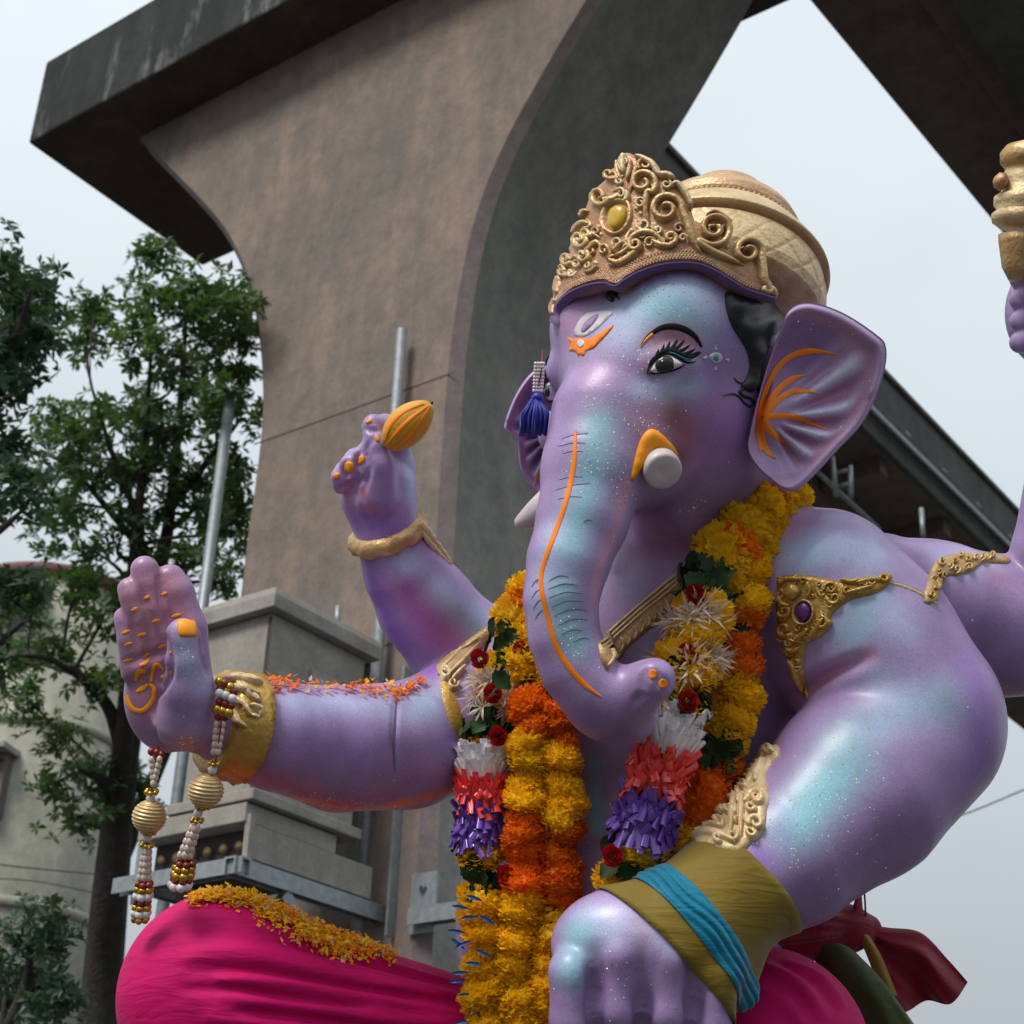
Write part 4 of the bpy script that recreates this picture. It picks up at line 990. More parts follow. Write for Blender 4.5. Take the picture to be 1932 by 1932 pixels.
stroke('upper_liner', [(1223, 699), (1227, 684), (1238, 672), (1252, 663), (1268, 661), (1285, 668), (1300, 674), (1316, 670)], [2, 4, 5, 6, 6, 6, 5, 2], 1.4, M['black'], eye)
stroke('teal_liner', [(1262, 665), (1275, 669), (1290, 676), (1304, 679)], [3, 4, 4, 2], 1.9, M['teal'], eye)
for i, (x, y, dx, dy) in enumerate([(1240, 670, 2, -11), (1247, 666, 6, -16), (1255, 663, 9, -19), (1263, 661, 15, -21), (1270, 661, 21, -20), (1279, 664, 22, -13), (1288, 669, 24, -11), (1297, 673, 22, -10), (1303, 673, 20, -9)]):
    stroke('eyelash', [(x, y + 1), (x + dx * .55, y + dy * .4), (x + dx, y + dy)], [8, 6.5, 1.6], 1.2, M['black'], eye, n=4)
# far eye, seen edge on: a small modelled eye on the turned-away cheek
def blob(name, x, y, wv, rx, ry, m, parent):
    mb = MB(); mb.lathe(pw(x, y, wv) - _U * ry * S, _U, [(ry * S * (1 - math.cos(a)), max(.0003, rx * S * math.sin(a))) for a in np.linspace(.05, 3.09, 14)], 18); return mb.build(name, m, parent)
fe = blob('far_eye', 1040, 738, 10, 13, 17, M['white'], P_)
blob('iris', 1035, 739, 6, 9, 11, M['iris'], fe)
def arc3(name, pts, r, m, parent):
    mb = MB(); P3 = crom([pw(*q) for q in pts], 6); mb.tube(P3, np.linspace(1, .35, len(P3)) * r * S, 8); return mb.build(name, m, parent)
arc3('eyelid_line', [(1044, 716, -12), (1034, 716, -6), (1027, 724, 6), (1026, 736, 14)], 3.5, M['black'], fe); arc3('eyelid_line', [(1044, 757, -12), (1034, 757, -4), (1027, 750, 10)], 3, M['black'], fe)
for q in ((1036, 714), (1030, 718), (1026, 725)): arc3('eyelash', [(q[0], q[1], 0), (q[0] - 6, q[1] - 5, 0), (q[0] - 9, q[1] - 11, 0)], 2.4, M['black'], fe)
arc3('eyebrow', [(1044, 668, -8), (1034, 676, -2), (1030, 688, 10)], 3.5, M['black'], fe)
fl = decal('cheek_mark', [(1338, 674), (1345, 666), (1356, 666), (1363, 674), (1358, 684), (1346, 685)], mat('pale_lilac_paint', (0.60, 0.50, 0.62), .5), P_, off=1.0, step=4)
decal('cheek_dot', [(1345, 675), (1349, 670), (1354, 672), (1355, 678), (1350, 681)], M['teal'], fl, off=1.9, step=3)
for a in ((1349, 652, 1351, 660), (1350, 690, 1350, 698), (1326, 676, 1334, 674), (1368, 678, 1375, 680)): stroke('cheek_petal', [a[:2], a[2:]], [2, 7], .8, bpy.data.materials['pale_lilac_paint'], fl, n=3)
# forehead mark
tk = decal('forehead_mark', [(1083, 632), (1090, 610), (1105, 593), (1128, 587), (1158, 588), (1148, 600), (1135, 613), (1120, 626), (1100, 636)], M['whitep'], P_, off=1.0, smooth_n=2)
decal('mark_centre', [(1097, 624), (1105, 608), (1120, 596), (1130, 594), (1125, 605), (1114, 618), (1103, 627)], mat('lilac_mark', (0.36, 0.24, 0.46), .5), tk, off=1.9, smooth_n=3)
decal('orange_flourish', [(1072, 636), (1084, 641), (1094, 637), (1105, 640), (1114, 640), (1128, 632), (1142, 623), (1158, 614), (1146, 630), (1131, 646), (1120, 657), (1106, 662), (1102, 672), (1094, 668), (1092, 672), (1086, 663), (1074, 661), (1078, 652)], M['orange'], tk, off=1.7, smooth_n=2)
decal('flourish_bead', [(1090, 648), (1096, 641), (1103, 645), (1102, 653), (1095, 656)], M['whitep'], tk, off=2.6, step=3)
# trunk stripe and wrinkle lines
stroke('trunk_stripe', [(1086, 812), (1083, 870), (1072, 930), (1053, 990), (1034, 1040), (1021, 1085), (1024, 1125), (1035, 1170), (1050, 1220), (1075, 1260), (1104, 1292), (1134, 1314)], [4, 9, 9, 9, 9, 8, 9, 9, 10, 11, 10, 2], .9, M['orange'], P_, off=.8)
WR = [(1060, 828, 1110, 818, 0), (1054, 842, 1105, 836, 0), (1062, 856, 1100, 852, 0), (1056, 905, 1100, 900, 0), (1048, 925, 1112, 912, 0), (1052, 942, 1098, 938, 0), (1100, 985, 1118, 983, 0), (1036, 1096, 1072, 1088, 6), (1034, 1112, 1090, 1104, 8), (1036, 1128, 1098, 1120, 9), (1040, 1145, 1104, 1136, 9), (1046, 1162, 1108, 1152, 9),
      (1052, 1180, 1110, 1170, 8), (1058, 1198, 1100, 1190, 6), (1082, 1212, 1112, 1206, 4), (1003, 1108, 1018, 1092, 2), (1004, 1128, 1020, 1112, 2), (1006, 1150, 1022, 1130, 2), (1010, 1168, 1026, 1150, 2), (1012, 1100, 1020, 1093, 0)]
wm = MB()
for x0, y0, x1, y1, bow in WR:
    V, F_ = stroke_geo([(x0, y0), ((x0 + x1) / 2, (y0 + y1) / 2 - 3 - bow * .4), (x1, y1)], [.8, 1.9, .8], .4, None, n=5, across=3, off=.45); wm.add(V, F_)
o = wm.build('trunk_wrinkles', M['wrinkle'], P_); o['kind'] = 'stuff'
for x, y in ((1232, 1272), (1251, 1290)): decal('nostril', [(x - 9, y), (x - 3, y - 9), (x + 6, y - 6), (x + 7, y + 5), (x - 2, y + 10)], M['orange'], P_, off=1.6, step=4)
# tusks
H, n_ = hit(1243, 878); tb = H - _F * .0
ax_ = unit((pw(1247, 886, 0) - pw(1240, 872, 0)) * 1.0 - _F * .055)
mb = MB(); mb.lathe(H - ax_ * .11, ax_, [(0, .05), (.06, .054), (.12, .058), (.150, .058), (.160, .055), (.165, .048), (.163, .02), (.162, .001)], 28); mb.build('tusk', M['tusk'], P_)
decal('tusk_ring', [(1190, 908), (1196, 870), (1207, 832), (1221, 812), (1236, 811), (1256, 826), (1275, 849), (1279, 872), (1262, 858), (1246, 850), (1232, 852), (1214, 878)], M['amber'], P_, off=1.5, bulge=8, bw=14, step=7)
A_ = pw(1066, 940, -110); B_ = pw(983, 986, -100); ax_ = unit(B_ - A_); Lt = np.linalg.norm(B_ - A_)
mb = MB(); mb.lathe(A_, ax_, [(0, .066), (Lt * .4, .056), (Lt * .7, .042), (Lt * .9, .030), (Lt, .024), (Lt + .015, .016), (Lt + .021, .001)], 24); mb.build('tusk', M['tusk'], P_)
# hair lock
hb = decal('hair_lock', [(1368, 553), (1385, 556), (1405, 562), (1428, 555), (1446, 556), (1462, 570), (1478, 600), (1474, 615), (1466, 628), (1452, 646), (1444, 668), (1440, 690), (1436, 706), (1432, 722), (1420, 740), (1406, 736), (1398, 728), (1408, 712), (1414, 690), (1409, 664), (1396, 640), (1382, 618), (1371, 588)], M['hair'], P_, off=2, bulge=16, bw=26, step=8,
           wave=lambda x, y: 5.5 * math.sin((y + .35 * x) / 8.0))
stroke('hair_curl', [(1412, 730), (1402, 733), (1396, 740), (1404, 748), (1416, 752), (1421, 760), (1414, 766), (1404, 760), (1392, 747), (1380, 743), (1364, 746)], [10, 10, 9, 9, 8, 7, 6, 5, 4, 4, 1], 2.5, M['hair'], hb)
stroke('hair_curl', [(1428, 722), (1431, 738), (1440, 752)], [8, 6, 1], 2.5, M['hair'], hb); stroke('hair_curl', [(1408, 724), (1394, 722), (1384, 713)], [6, 4, 1], 2., M['hair'], hb)
decal('forelock', [(1143, 556), (1153, 541), (1170, 541), (1178, 549), (1164, 554), (1170, 566), (1160, 562), (1157, 570), (1147, 567)], M['hair'], P_, off=1.8, bulge=5, bw=8, step=5, smooth_n=3)
# ear stripes
for q in ([(1438, 850), (1432, 810), (1436, 770), (1448, 730), (1466, 695), (1492, 672), (1530, 662), (1580, 668)], [(1442, 785), (1462, 742), (1492, 716), (1520, 708)], [(1442, 787), (1466, 756), (1500, 738), (1545, 742)], [(1442, 788), (1475, 784), (1515, 792), (1560, 812)], [(1442, 790), (1448, 806), (1466, 824), (1492, 840)], [(1440, 792), (1438, 820), (1446, 850), (1464, 866)]):
    stroke('ear_stripe', q, [13] + [11] * (len(q) - 2) + [1], 1.0, M['orange'], P_, ear_bvh, off=1.)
stroke('ear_stripe', [(1030, 870), (1016, 895), (1008, 915)], [4, 6, 1], 1.2, M['orange'], P_, ear2_bvh)
stroke('ear_stripe', [(1028, 830), (1012, 842)], [5, 3], 1.2, M['orange'], P_, ear2_bvh)
stroke('shoulder_stroke', [(1436, 1016), (1452, 1006), (1474, 992)], [10, 13, 5], 1.0, M['orange'], P_)
# palm drawing, finger joints, nails
PM = M['amber']
for q, wd in (([(238, 1313), (250, 1336), (270, 1340), (287, 1322), (291, 1300), (282, 1290)], [12, 11, 11, 10, 9, 8]), ([(258, 1305), (268, 1299), (280, 1291)], [5, 11, 5]), ([(256, 1284), (262, 1268), (276, 1266)], [7, 12, 5]),
              ([(285, 1286), (290, 1258), (300, 1254), (308, 1264)], [6, 8, 7, 4]), ([(264, 1256), (276, 1250), (284, 1240)], [6, 8, 3]), ([(270, 1240), (281, 1232)], [4, 7])):
    stroke('palm_drawing', q, [k * .82 for k in wd], .6, PM, P_, off=1.)
for x, y, l in ((277, 1128, 12), (310, 1121, 14), (254, 1150, 13), (238, 1193, 17), (268, 1198, 18), (294, 1172, 16), (333, 1162, 22), (242, 1216, 17), (242, 1246, 22), (305, 1220, 18), (323, 1232, 5), (307, 1277, 9), (323, 1270, 6)):
    stroke('joint_mark', [(x - l * .42, y + 2), (x, y - 1), (x + l * .42, y - 3)], [2, 7, 2], .6, PM, P_, off=1., n=4)
def nail(poly, bvh=None): return decal('nail', poly, PM, P_, bvh, off=1.6, bulge=1.5, bw=6, step=4, smooth_n=3)
nail([(334, 1175), (340, 1170), (362, 1171), (369, 1175), (371, 1196), (364, 1201), (342, 1200), (336, 1192)])
nail([(653, 872), (664, 872), (668, 884), (660, 892), (651, 890), (650, 880)]); nail([(678, 862), (686, 860), (688, 868), (682, 876), (676, 874)]); nail([(631, 893), (640, 892), (641, 900), (634, 904), (629, 899)])
nail([(708, 820), (715, 826), (714, 834), (708, 830)]); nail([(690, 795), (698, 791), (702, 795), (694, 800)])
nail([(1380, 1868), (1390, 1872), (1394, 1884), (1384, 1890), (1376, 1880)])

# crown -----------------------------------------------------------------------
crown = mkobj('crown', None, P_)  # group node for the crown's pieces
HN = unit(.16 * _R + .83 * _U + .52 * _F)
HCc = pw(1361, 463, 195)
def hr(q): return q * S * 1.05
prof = [(-190, 170), (-180, 200), (-160, 206), (-120, 205), (-90, 198), (-84, 188), (-80, 188), (-79, 204), (-76, 209), (-70, 208), (-40, 188), (-8, 164), (-2, 158), (0, 143), (6, 141), (16, 148), (32, 149), (50, 140), (66, 124), (78, 106), (83, 90), (87, 92), (102, 90), (118, 82), (128, 70), (131, 56), (138, 58), (148, 50), (154, 34), (157, 8)]
pp = []
for (t0, r0), (t1, r1) in zip(prof[:-1], prof[1:]):
    k = max(1, int(abs(t1 - t0) / 2.5))
    for i in range(k): pp.append((t0 + (t1 - t0) * i / k, r0 + (r1 - r0) * i / k))
pp.append(prof[-1])
def quilt(i, th):
    t_ = pp[i][0]
    if -180 < t_ < -92:
        a = round(th * 205 / 62.0 / (6.2832 * 205 / 62.0) * 20, 6) + .08 * math.sin(t_ * .05); b_ = t_ / 64.0
        d = min(abs((a + b_) % 1 - .5), abs((a - b_) % 1 - .5))
        return hr(-3.0 * math.exp(-(d / .035) ** 2))
    return 0
mb = MB(); mb.lathe(HCc, HN, [(hr(a), hr(b_)) for a, b_ in pp], 288, fr=quilt)
dome_me = mkmesh('helmet', np.concatenate(mb.v), mb.f, M['gold_pale'])
dome_me.materials.append(M['gold_rose'])
cz = np.array([((np.array(p.center) - HCc) @ HN) / hr(1) for p in dome_me.polygons])
dome_me.polygons.foreach_set('material_index', ((cz > -1) | ((cz > -91) & (cz < -79))).astype(np.int32))
bpy.data.objects.remove(crown, do_unlink=True)
crown = mkobj('crown', dome_me, P_)
ax1 = unit(np.cross(HN, _F)); ax2 = np.cross(HN, ax1)
rope = MB()
for i in range(100):
    th = i / 100 * 6.283; c = HCc + HN * hr(0) + (math.cos(th) * ax1 + math.sin(th) * ax2) * hr(155)
    if (c - HCc) @ _F < 0.12:
        rad = unit(c - HCc - HN * hr(3)); tg = np.cross(HN, rad)
        rope.tube([c - tg * hr(4.4) - HN * hr(2), c, c + tg * hr(4.4) + HN * hr(2)], [hr(2), hr(5.5), hr(2)], 6)
o = rope.build('beaded_rope', M['gold_brown'], crown); o['kind'] = 'stuff'
# tiara plate standing on the brow
tc_ = SDF().chain([(1272, 650, 25, 238), (1292, 300, 70, 168)], 1)
tx, tf, _x = tc_.mesh(0.012)
tia_bvh = BVHTree.FromPolygons(tx.tolist(), tf.tolist())
rim = [(1051, 612), (1056, 588), (1070, 567), (1090, 553), (1120, 542), (1148, 539), (1166, 545), (1182, 534), (1210, 518), (1245, 506), (1282, 501), (1318, 504), (1350, 518), (1378, 536), (1405, 552), (1432, 560), (1456, 568)]
top = [(1464, 558), (1458, 546), (1450, 530), (1436, 520), (1426, 500), (1402, 480), (1386, 462), (1362, 440), (1330, 425), (1310, 418), (1303, 395), (1292, 372), (1275, 345), (1250, 335), (1237, 314), (1215, 304), (1200, 296), (1187, 290), (1176, 296), (1163, 318), (1150, 324), (1145, 342), (1122, 362), (1110, 390), (1100, 420), (1084, 446), (1072, 478), (1062, 505), (1054, 540), (1049, 580)]
plate = decal('tiara_plate', rim + top, M['gold_brown'], crown, tia_bvh, off=4, bulge=5, bw=14, step=9, smooth_n=2, skirt=22)
# rim lip in skin violet, and the cross hatched brow band
stroke('brow_lip', rim, 9, 6, mat('violet_paint', (0.16, 0.085, 0.27), .45, var=.2), crown, tia_bvh, n=5, off=8)
band = [(a, b_ - 16) for a, b_ in rim[1:-1]]
stroke('brow_band', band, 24, 3, M['gold_pale'], crown, tia_bvh, n=5, off=9)
hb_ = MB(); bc = crom(band, 6)
for i in range(1, len(bc) - 1):
    for sg in (1, -1):
        a = bc[i]; tg = unit(bc[i + 1] - bc[i - 1]); nn = np.array([-tg[1], tg[0]])
        V, F_ = stroke_geo([a - tg * 7 - nn * 9 * sg, a + tg * 7 + nn * 9 * sg], [2.4, 2.4], 1.2, tia_bvh, n=3, across=3, off=11.6); hb_.add(V, F_)
o = hb_.build('band_hatching', M['gold_brown'], crown); o['kind'] = 'stuff'
def scroll(pts, wd, h=9, m='gold', name='scroll', bvh=None, par_=None, off=8):
    big = 1.28 if bvh is None else 1.0
    return stroke(name, pts, [q * big for q in wd], h * big, M[m], par_ or crown, bvh or tia_bvh, n=4, across=7, off=off, taper=(.08, .08))
TW = lambda n, a=11, b_=6: list(np.linspace(a, b_, n))
def sc_spiral(tail, cx, cy, r, a0, turns, sg, w=11, m='gold', bvh=None, par_=None, sx=1., rot=0., off=8):
    sp = spiral(cx, cy, r, a0, turns, sg, .18, sx, rot); pts = list(tail) + sp
    return scroll(pts, TW(len(pts), w, w * .62), w * .85, m, bvh=bvh, par_=par_, off=off)
# small filler curls crowding the plate between the big scrolls
_busy = [(1166, 415, 34), (1342, 438, 36), (1258, 402, 32), (1218, 352, 27), (1402, 480, 28), (1142, 376, 22)]; _pl = np.array(rim + top); _fr = random.Random(3); _n = 0
for _ in range(900):
    x, y = _fr.uniform(1056, 1440), _fr.uniform(305, 545)
    r = _fr.uniform(7, 13); e = min(math.hypot(x - q[0], y - q[1]) - q[2] - r for q in _busy)
    if e < 0 or not all(inpoly((x + a, y + c), _pl) for a, c in ((r + 4, 0), (-r - 4, 0), (0, r + 28), (0, -r - 4))): continue
    _busy.append((x, y, r * .85)); _n += 1
    a0 = _fr.uniform(0, 6.28); sg = _fr.choice((1, -1)); sx = .55 + .45 * min(1, (x - 1050) / 150)
    tail = [(x + sx * (r + 9) * math.cos(a0 - sg * .9), y + (r + 9) * math.sin(a0 - sg * .9))]
    pts = tail + spiral(x, y, r, a0, 1.15, sg, .2, sx); stroke('scroll', pts, list(np.linspace(9, 6, len(pts))), 8.5, M[_fr.choice(('gold', 'gold', 'gold_pale', 'gold_brown'))], crown, tia_bvh, n=3, across=7, off=7, taper=(.1, .1))
    if _n > 46: break
# right hand chain of scrolls, from the crest down to the ear
sc_spiral([(1458, 562), (1452, 556), (1446, 548)], 1438, 548, 8, .6, 1.0, 1, 9, 'gold_pale')
sc_spiral([(1452, 560), (1436, 545), (1430, 515)], 1402, 480, 27, .35, 1.5, -1, 12, 'gold', sx=1.)
sc_spiral([(1398, 505), (1370, 494), (1345, 484), (1320, 468)], 1342, 438, 34, 2.4, 1.6, -1, 13, 'gold')
sc_spiral([(1330, 410), (1345, 404), (1372, 424)], 1342, 438, 17, -.3, .9, 1, 8, 'gold_brown')
sc_spiral([(1325, 490), (1306, 462), (1296, 430)], 1258, 402, 30, .2, 1.5, -1, 13)
sc_spiral([(1228, 428), (1222, 400), (1226, 370)], 1218, 352, 25, .8, 1.4, -1, 12)
sc_spiral([(1192, 372), (1200, 345), (1206, 325)], 1222, 318, 13, 2.6, 1.2, 1, 9)
scroll([(1275, 346), (1262, 336), (1244, 334), (1235, 316), (1216, 304), (1202, 300)], [8, 12, 10, 12, 10, 5], 9, 'gold_pale')
scroll([(1304, 400), (1296, 376), (1278, 352), (1268, 360)], [6, 10, 10, 5], 9, 'gold_pale')
sc_spiral([(1262, 478), (1238, 448), (1212, 446), (1196, 460)], 1204, 468, 11, 2.5, 1.1, -1, 12)
sc_spiral([(1225, 452), (1248, 468), (1268, 470)], 1266, 456, 12, 1.6, 1.3, -1, 11)
scroll([(1150, 492), (1172, 502), (1196, 488), (1214, 470)], [5, 12, 12, 5], 9); scroll([(1160, 484), (1172, 470), (1182, 462)], [5, 9, 5], 8); scroll([(1164, 490), (1180, 484), (1196, 470)], [3, 8, 3], 9, 'gold_pale')
# left hand scrolls, foreshortened
sc_spiral([(1178, 366), (1166, 380), (1150, 384)], 1142, 376, 19, .4, 1.3, 1, 12, sx=.9)
sc_spiral([(1178, 330), (1168, 342), (1160, 344)], 1158, 334, 9, 1.2, 1.1, 1, 9)
sc_spiral([(1140, 455), (1128, 446), (1122, 452)], 1104, 456, 18, -.3, 1.4, 1, 10, sx=.8)
sc_spiral([(1146, 476), (1134, 462), (1122, 474)], 1110, 488, 14, -.8, 1.2, 1, 10, sx=.8)
scroll([(1122, 428), (1110, 424), (1098, 432), (1092, 446)], [5, 9, 9, 5], 8); scroll([(1120, 402), (1110, 404), (1106, 416)], [5, 9, 5], 8)
sc_spiral([(1100, 505), (1088, 500)], 1080, 492, 12, 1.0, 1.3, 1, 9, sx=.7); sc_spiral([(1092, 520), (1080, 524)], 1072, 512, 12, 1.2, 1.2, 1, 8, sx=.6)
scroll([(1062, 560), (1060, 540), (1066, 522)], [5, 10, 5], 8, 'gold_brown'); scroll([(1054, 600), (1053, 580), (1060, 566)], [5, 9, 5], 8, 'gold_brown'); scroll([(1112, 520), (1126, 516), (1136, 506)], [4, 10, 4], 8, 'gold_brown')
scroll([(1186, 294), (1180, 312), (1184, 334)], [6, 14, 6], 8, 'gold_pale'); scroll([(1196, 306), (1194, 326), (1188, 348)], [4, 9, 4], 7); scroll([(1172, 306), (1172, 326), (1180, 346)], [4, 8, 4], 7)
scroll([(1188, 360), (1190, 376), (1184, 388)], [4, 10, 4], 8, 'gold_pale')
for x, y, r in ((1205, 398, 7), (1212, 408, 6), (1196, 440, 6), (1136, 432, 6), (1140, 446, 5), (1240, 436, 7), (1276, 440, 6), (1130, 500, 6), (1300, 452, 6), (1368, 470, 6)):
    decal('bead', [(x - r, y), (x, y - r), (x + r, y), (x, y + r)], M['gold_pale'], crown, tia_bvh, off=8, bulge=6, bw=r, step=4, skirt=6)
stroke('gem_setting', [(1150, 438), (1144, 420), (1150, 396), (1166, 384), (1184, 384), (1194, 396), (1192, 420), (1180, 440), (1164, 446), (1150, 438)], 10, 8, M['gold'], crown, tia_bvh, n=4, off=8)
decal('gem', [(1151, 424), (1154, 402), (1168, 391), (1183, 394), (1188, 408), (1182, 428), (1168, 440), (1156, 436)], M['gem_yellow'], crown, tia_bvh, off=9, bulge=9, bw=16, step=5)

# armlets, bracelets and chest band ---------------------------------------------
def zoomp(L_, ox=1283.5, oy=911, k=.3429): return [(ox + k * a, oy + k * c) for a, c in L_]
am_poly = zoomp([(535, 520), (600, 512), (690, 508), (780, 522), (870, 540), (960, 530), (1060, 520), (1130, 512), (1158, 540), (1120, 585), (1040, 620), (950, 640), (890, 672), (830, 735), (822, 800), (765, 850), (700, 878), (690, 930), (680, 1000), (690, 1110), (704, 1195), (650, 1110), (610, 1010), (575, 900), (548, 850), (540, 760), (528, 690), (535, 610)])
am = decal('armlet', am_poly, M['gold_rich'], P_, off=2, bulge=5, bw=9, step=8, smooth_n=2)
def filler(poly, parent, bvh, busy, n, seed, mats, rr=(5, 9), off=5, w=7, h=7):
    fr = random.Random(seed); pl = np.array(poly); lo, hi = pl.min(0), pl.max(0); busy = list(busy); k = 0
    for _ in range(800):
        x, y = fr.uniform(lo[0], hi[0]), fr.uniform(lo[1], hi[1]); r = fr.uniform(*rr)
        if any(math.hypot(x - q[0], y - q[1]) < q[2] + r for q in busy) or not all(inpoly((x + a, y + c), pl) for a, c in ((r, 0), (-r, 0), (0, r), (0, -r))): continue
        busy.append((x, y, r * .8)); k += 1; a0 = fr.uniform(0, 6.28); sg = fr.choice((1, -1))
        pts = spiral(x, y, r, a0, 1.15, sg, .2); stroke('scroll', pts, list(np.linspace(w, w * .6, len(pts))), h, M[fr.choice(mats)], parent, bvh, n=3, across=7, off=off, taper=(.1, .1))
        if k >= n: break
filler(am_poly, am, body_bvh, [(1520, 1154, 20)], 34, 5, ('gold_rich', 'gold_rich', 'gold'))
def sp2(tail, cx, cy, r, a0, tn, sg, w, m='gold_rich'): return sc_spiral([zoomp([q])[0] for q in tail], *zoomp([(cx, cy)])[0], r, a0, tn, sg, w * 1.25, m, body_bvh, am, off=6)
sp2([(700, 880), (620, 860)], 590, 800, 14, .9, 1.2, 1, 8); sp2([(780, 560)], 830, 590, 13, 3., 1.2, 1, 8); sp2([(900, 560), (960, 560), (1040, 545)], 1110, 545, 9, 3., 1.1, 1, 8); sp2([(800, 620)], 850, 640, 12, 3, 1.1, -1, 8); sp2([(780, 700)], 785, 770, 12, -1.5, 1.2, 1, 8); sp2([(560, 720)], 590, 700, 13, 3., 1.2, -1, 8)
for q in ([(560, 560), (600, 530), (680, 535)], [(700, 540), (720, 600), (700, 640)], [(720, 860), (760, 800), (800, 740)], [(640, 860), (690, 830), (720, 800)], [(600, 900), (640, 920), (670, 900)], [(610, 960), (640, 1010), (660, 1080)], [(750, 540), (760, 600), (790, 640)], [(900, 620), (980, 600), (1060, 580)], [(560, 620), (575, 660), (620, 670)], [(880, 540), (930, 555), (980, 550)], [(630, 960), (650, 1060), (690, 1160)]):
    scroll(zoomp(q), [5, 11, 5], 10, 'gold_rich', bvh=body_bvh, par_=am, off=6)
for a, c, r in ((625, 600, 17), (560, 545, 7), (640, 520, 6), (1135, 535, 8), (545, 640, 6), (570, 830, 8), (660, 850, 8), (620, 980, 5), (590, 930, 5), (820, 770, 7)):
    x, y = zoomp([(a, c)])[0]; decal('bead', [(x - r, y), (x, y - r), (x + r, y), (x, y + r)], M['gold_rich'], am, body_bvh, off=9, bulge=r * .7, bw=r, step=4)
x, y = zoomp([(690, 712)])[0]
stroke('elbow_crease_shade', [(748, 1316), (745, 1360), (743, 1410), (745, 1456)], [2, 5, 5, 2], .3, M['wrinkle'], P_, off=.5)  # dark stroke painted along the elbow fold as its shadow line
stroke('gem_setting', [(x + 18 * math.cos(a), y + 22 * math.sin(a)) for a in np.linspace(0, 6.283, 14)], 6, 6, M['gold'], am, n=3, off=9)
decal('gem', [(x + 15 * math.cos(a), y + 19 * math.sin(a)) for a in np.linspace(0, 6.283, 12)[:-1]], M['gem_purple'], am, off=9, bulge=9, bw=14, step=5)
stroke('armlet_strap', [(1668, 1098), (1700, 1104), (1735, 1118), (1768, 1140)], [6, 9, 9, 6], 2, M['gold_pale'], am)
a2p = [(1743, 1136), (1750, 1092), (1764, 1062), (1788, 1048), (1830, 1044), (1880, 1048), (1906, 1054), (1900, 1064), (1856, 1062), (1836, 1078), (1806, 1086), (1780, 1090), (1768, 1134)]
a2 = decal('armlet', a2p, M['gold'], P_, off=2, bulge=4, bw=8, step=7, smooth_n=2)
filler(a2p, a2, body_bvh, [], 16, 8, ('gold', 'gold_rich'))
a3 = stroke('armlet', [(843, 1285), (850, 1320), (862, 1360), (884, 1398)], [30, 32, 34, 30], 4, M['gold_rich'], P_)
scroll([(828, 1275), (846, 1258), (872, 1236), (900, 1210), (934, 1184)], [26, 38, 34, 28, 22], 9, 'gold', bvh=body_bvh, par_=a3, off=3)
for q in ([(832, 1272), (860, 1245), (905, 1200)], [(842, 1284), (872, 1256), (915, 1212)], [(850, 1290), (862, 1278), (880, 1262)]): scroll(q, [5, 8, 5], 6, 'gold_pale', bvh=body_bvh, par_=a3, off=9)
sc_spiral([(838, 1262)], 838, 1278, 11, -1.5, 1.2, 1, 8, 'gold_pale', body_bvh, a3, off=9); sc_spiral([(866, 1290)], 852, 1296, 10, 0, 1.2, 1, 8, 'gold', body_bvh, a3, off=8)
# chest band
cb = decal('chest_band', [(1128, 1214), (1170, 1172), (1220, 1126), (1276, 1080), (1290, 1092), (1282, 1130), (1252, 1166), (1204, 1206), (1160, 1248), (1144, 1266)], M['gold'], P_, off=2, bulge=6, bw=10, step=8, smooth_n=2)
for k in (0, 7, 14): scroll([(1130 + k * .4, 1214 + k), (1180 + k * .4, 1168 + k), (1230 + k * .4, 1124 + k), (1280 + k * .3, 1084 + k)], [6, 7, 7, 6], 5, 'gold_pale', bvh=body_bvh, par_=cb, off=7)
for i in range(11):
    u = i / 10; x, y = 1146 + u * 122, 1226 - u * 112; scroll([(x, y), (x + 7, y + 14), (x - 2 + 6 * u, y + 32 - 8 * u)], [4, 8, 5], 6, 'gold' if i % 2 else 'gold_pale', bvh=body_bvh, par_=cb, off=6)
# bracelet below the lotus hand
bx = pw(732, 1006, 148); axb = unit(pw(765, 1080, 166) - pw(728, 985, 146))
axb = unit(axb * .9 + _U * -.1 + _F * .25)
mb = MB(); mb.lathe(bx, axb, [(-.032, .112), (-.020, .130), (0.0, .138), (.020, .133), (.034, .114), (.0, .09)], 60, fr=lambda i, th: .004 * math.sin(th * 9 + i) + .003 * math.sin(th * 17 - 2 * i)); br = mb.build('bracelet', M['gold'], P_)
for q, r in (([(786, 984, 120), (800, 1000, 128), (818, 1022, 142), (838, 1046, 156), (852, 1064, 165)], (9, 12, 9, 7, 3)), ([(796, 1004, 112), (812, 1026, 122), (830, 1046, 138), (848, 1062, 155)], (4, 6, 5, 2))):
    mb = MB(); c = crom([tuple(pw(*p)) + (k * S,) for p, k in zip(q, r)], 6); mb.tube(c[:, :3], c[:, 3] * (1 + .18 * np.sin(np.arange(len(c)) * 1.9)), 10); mb.build('bracelet_tail', M['gold_pale'], br)
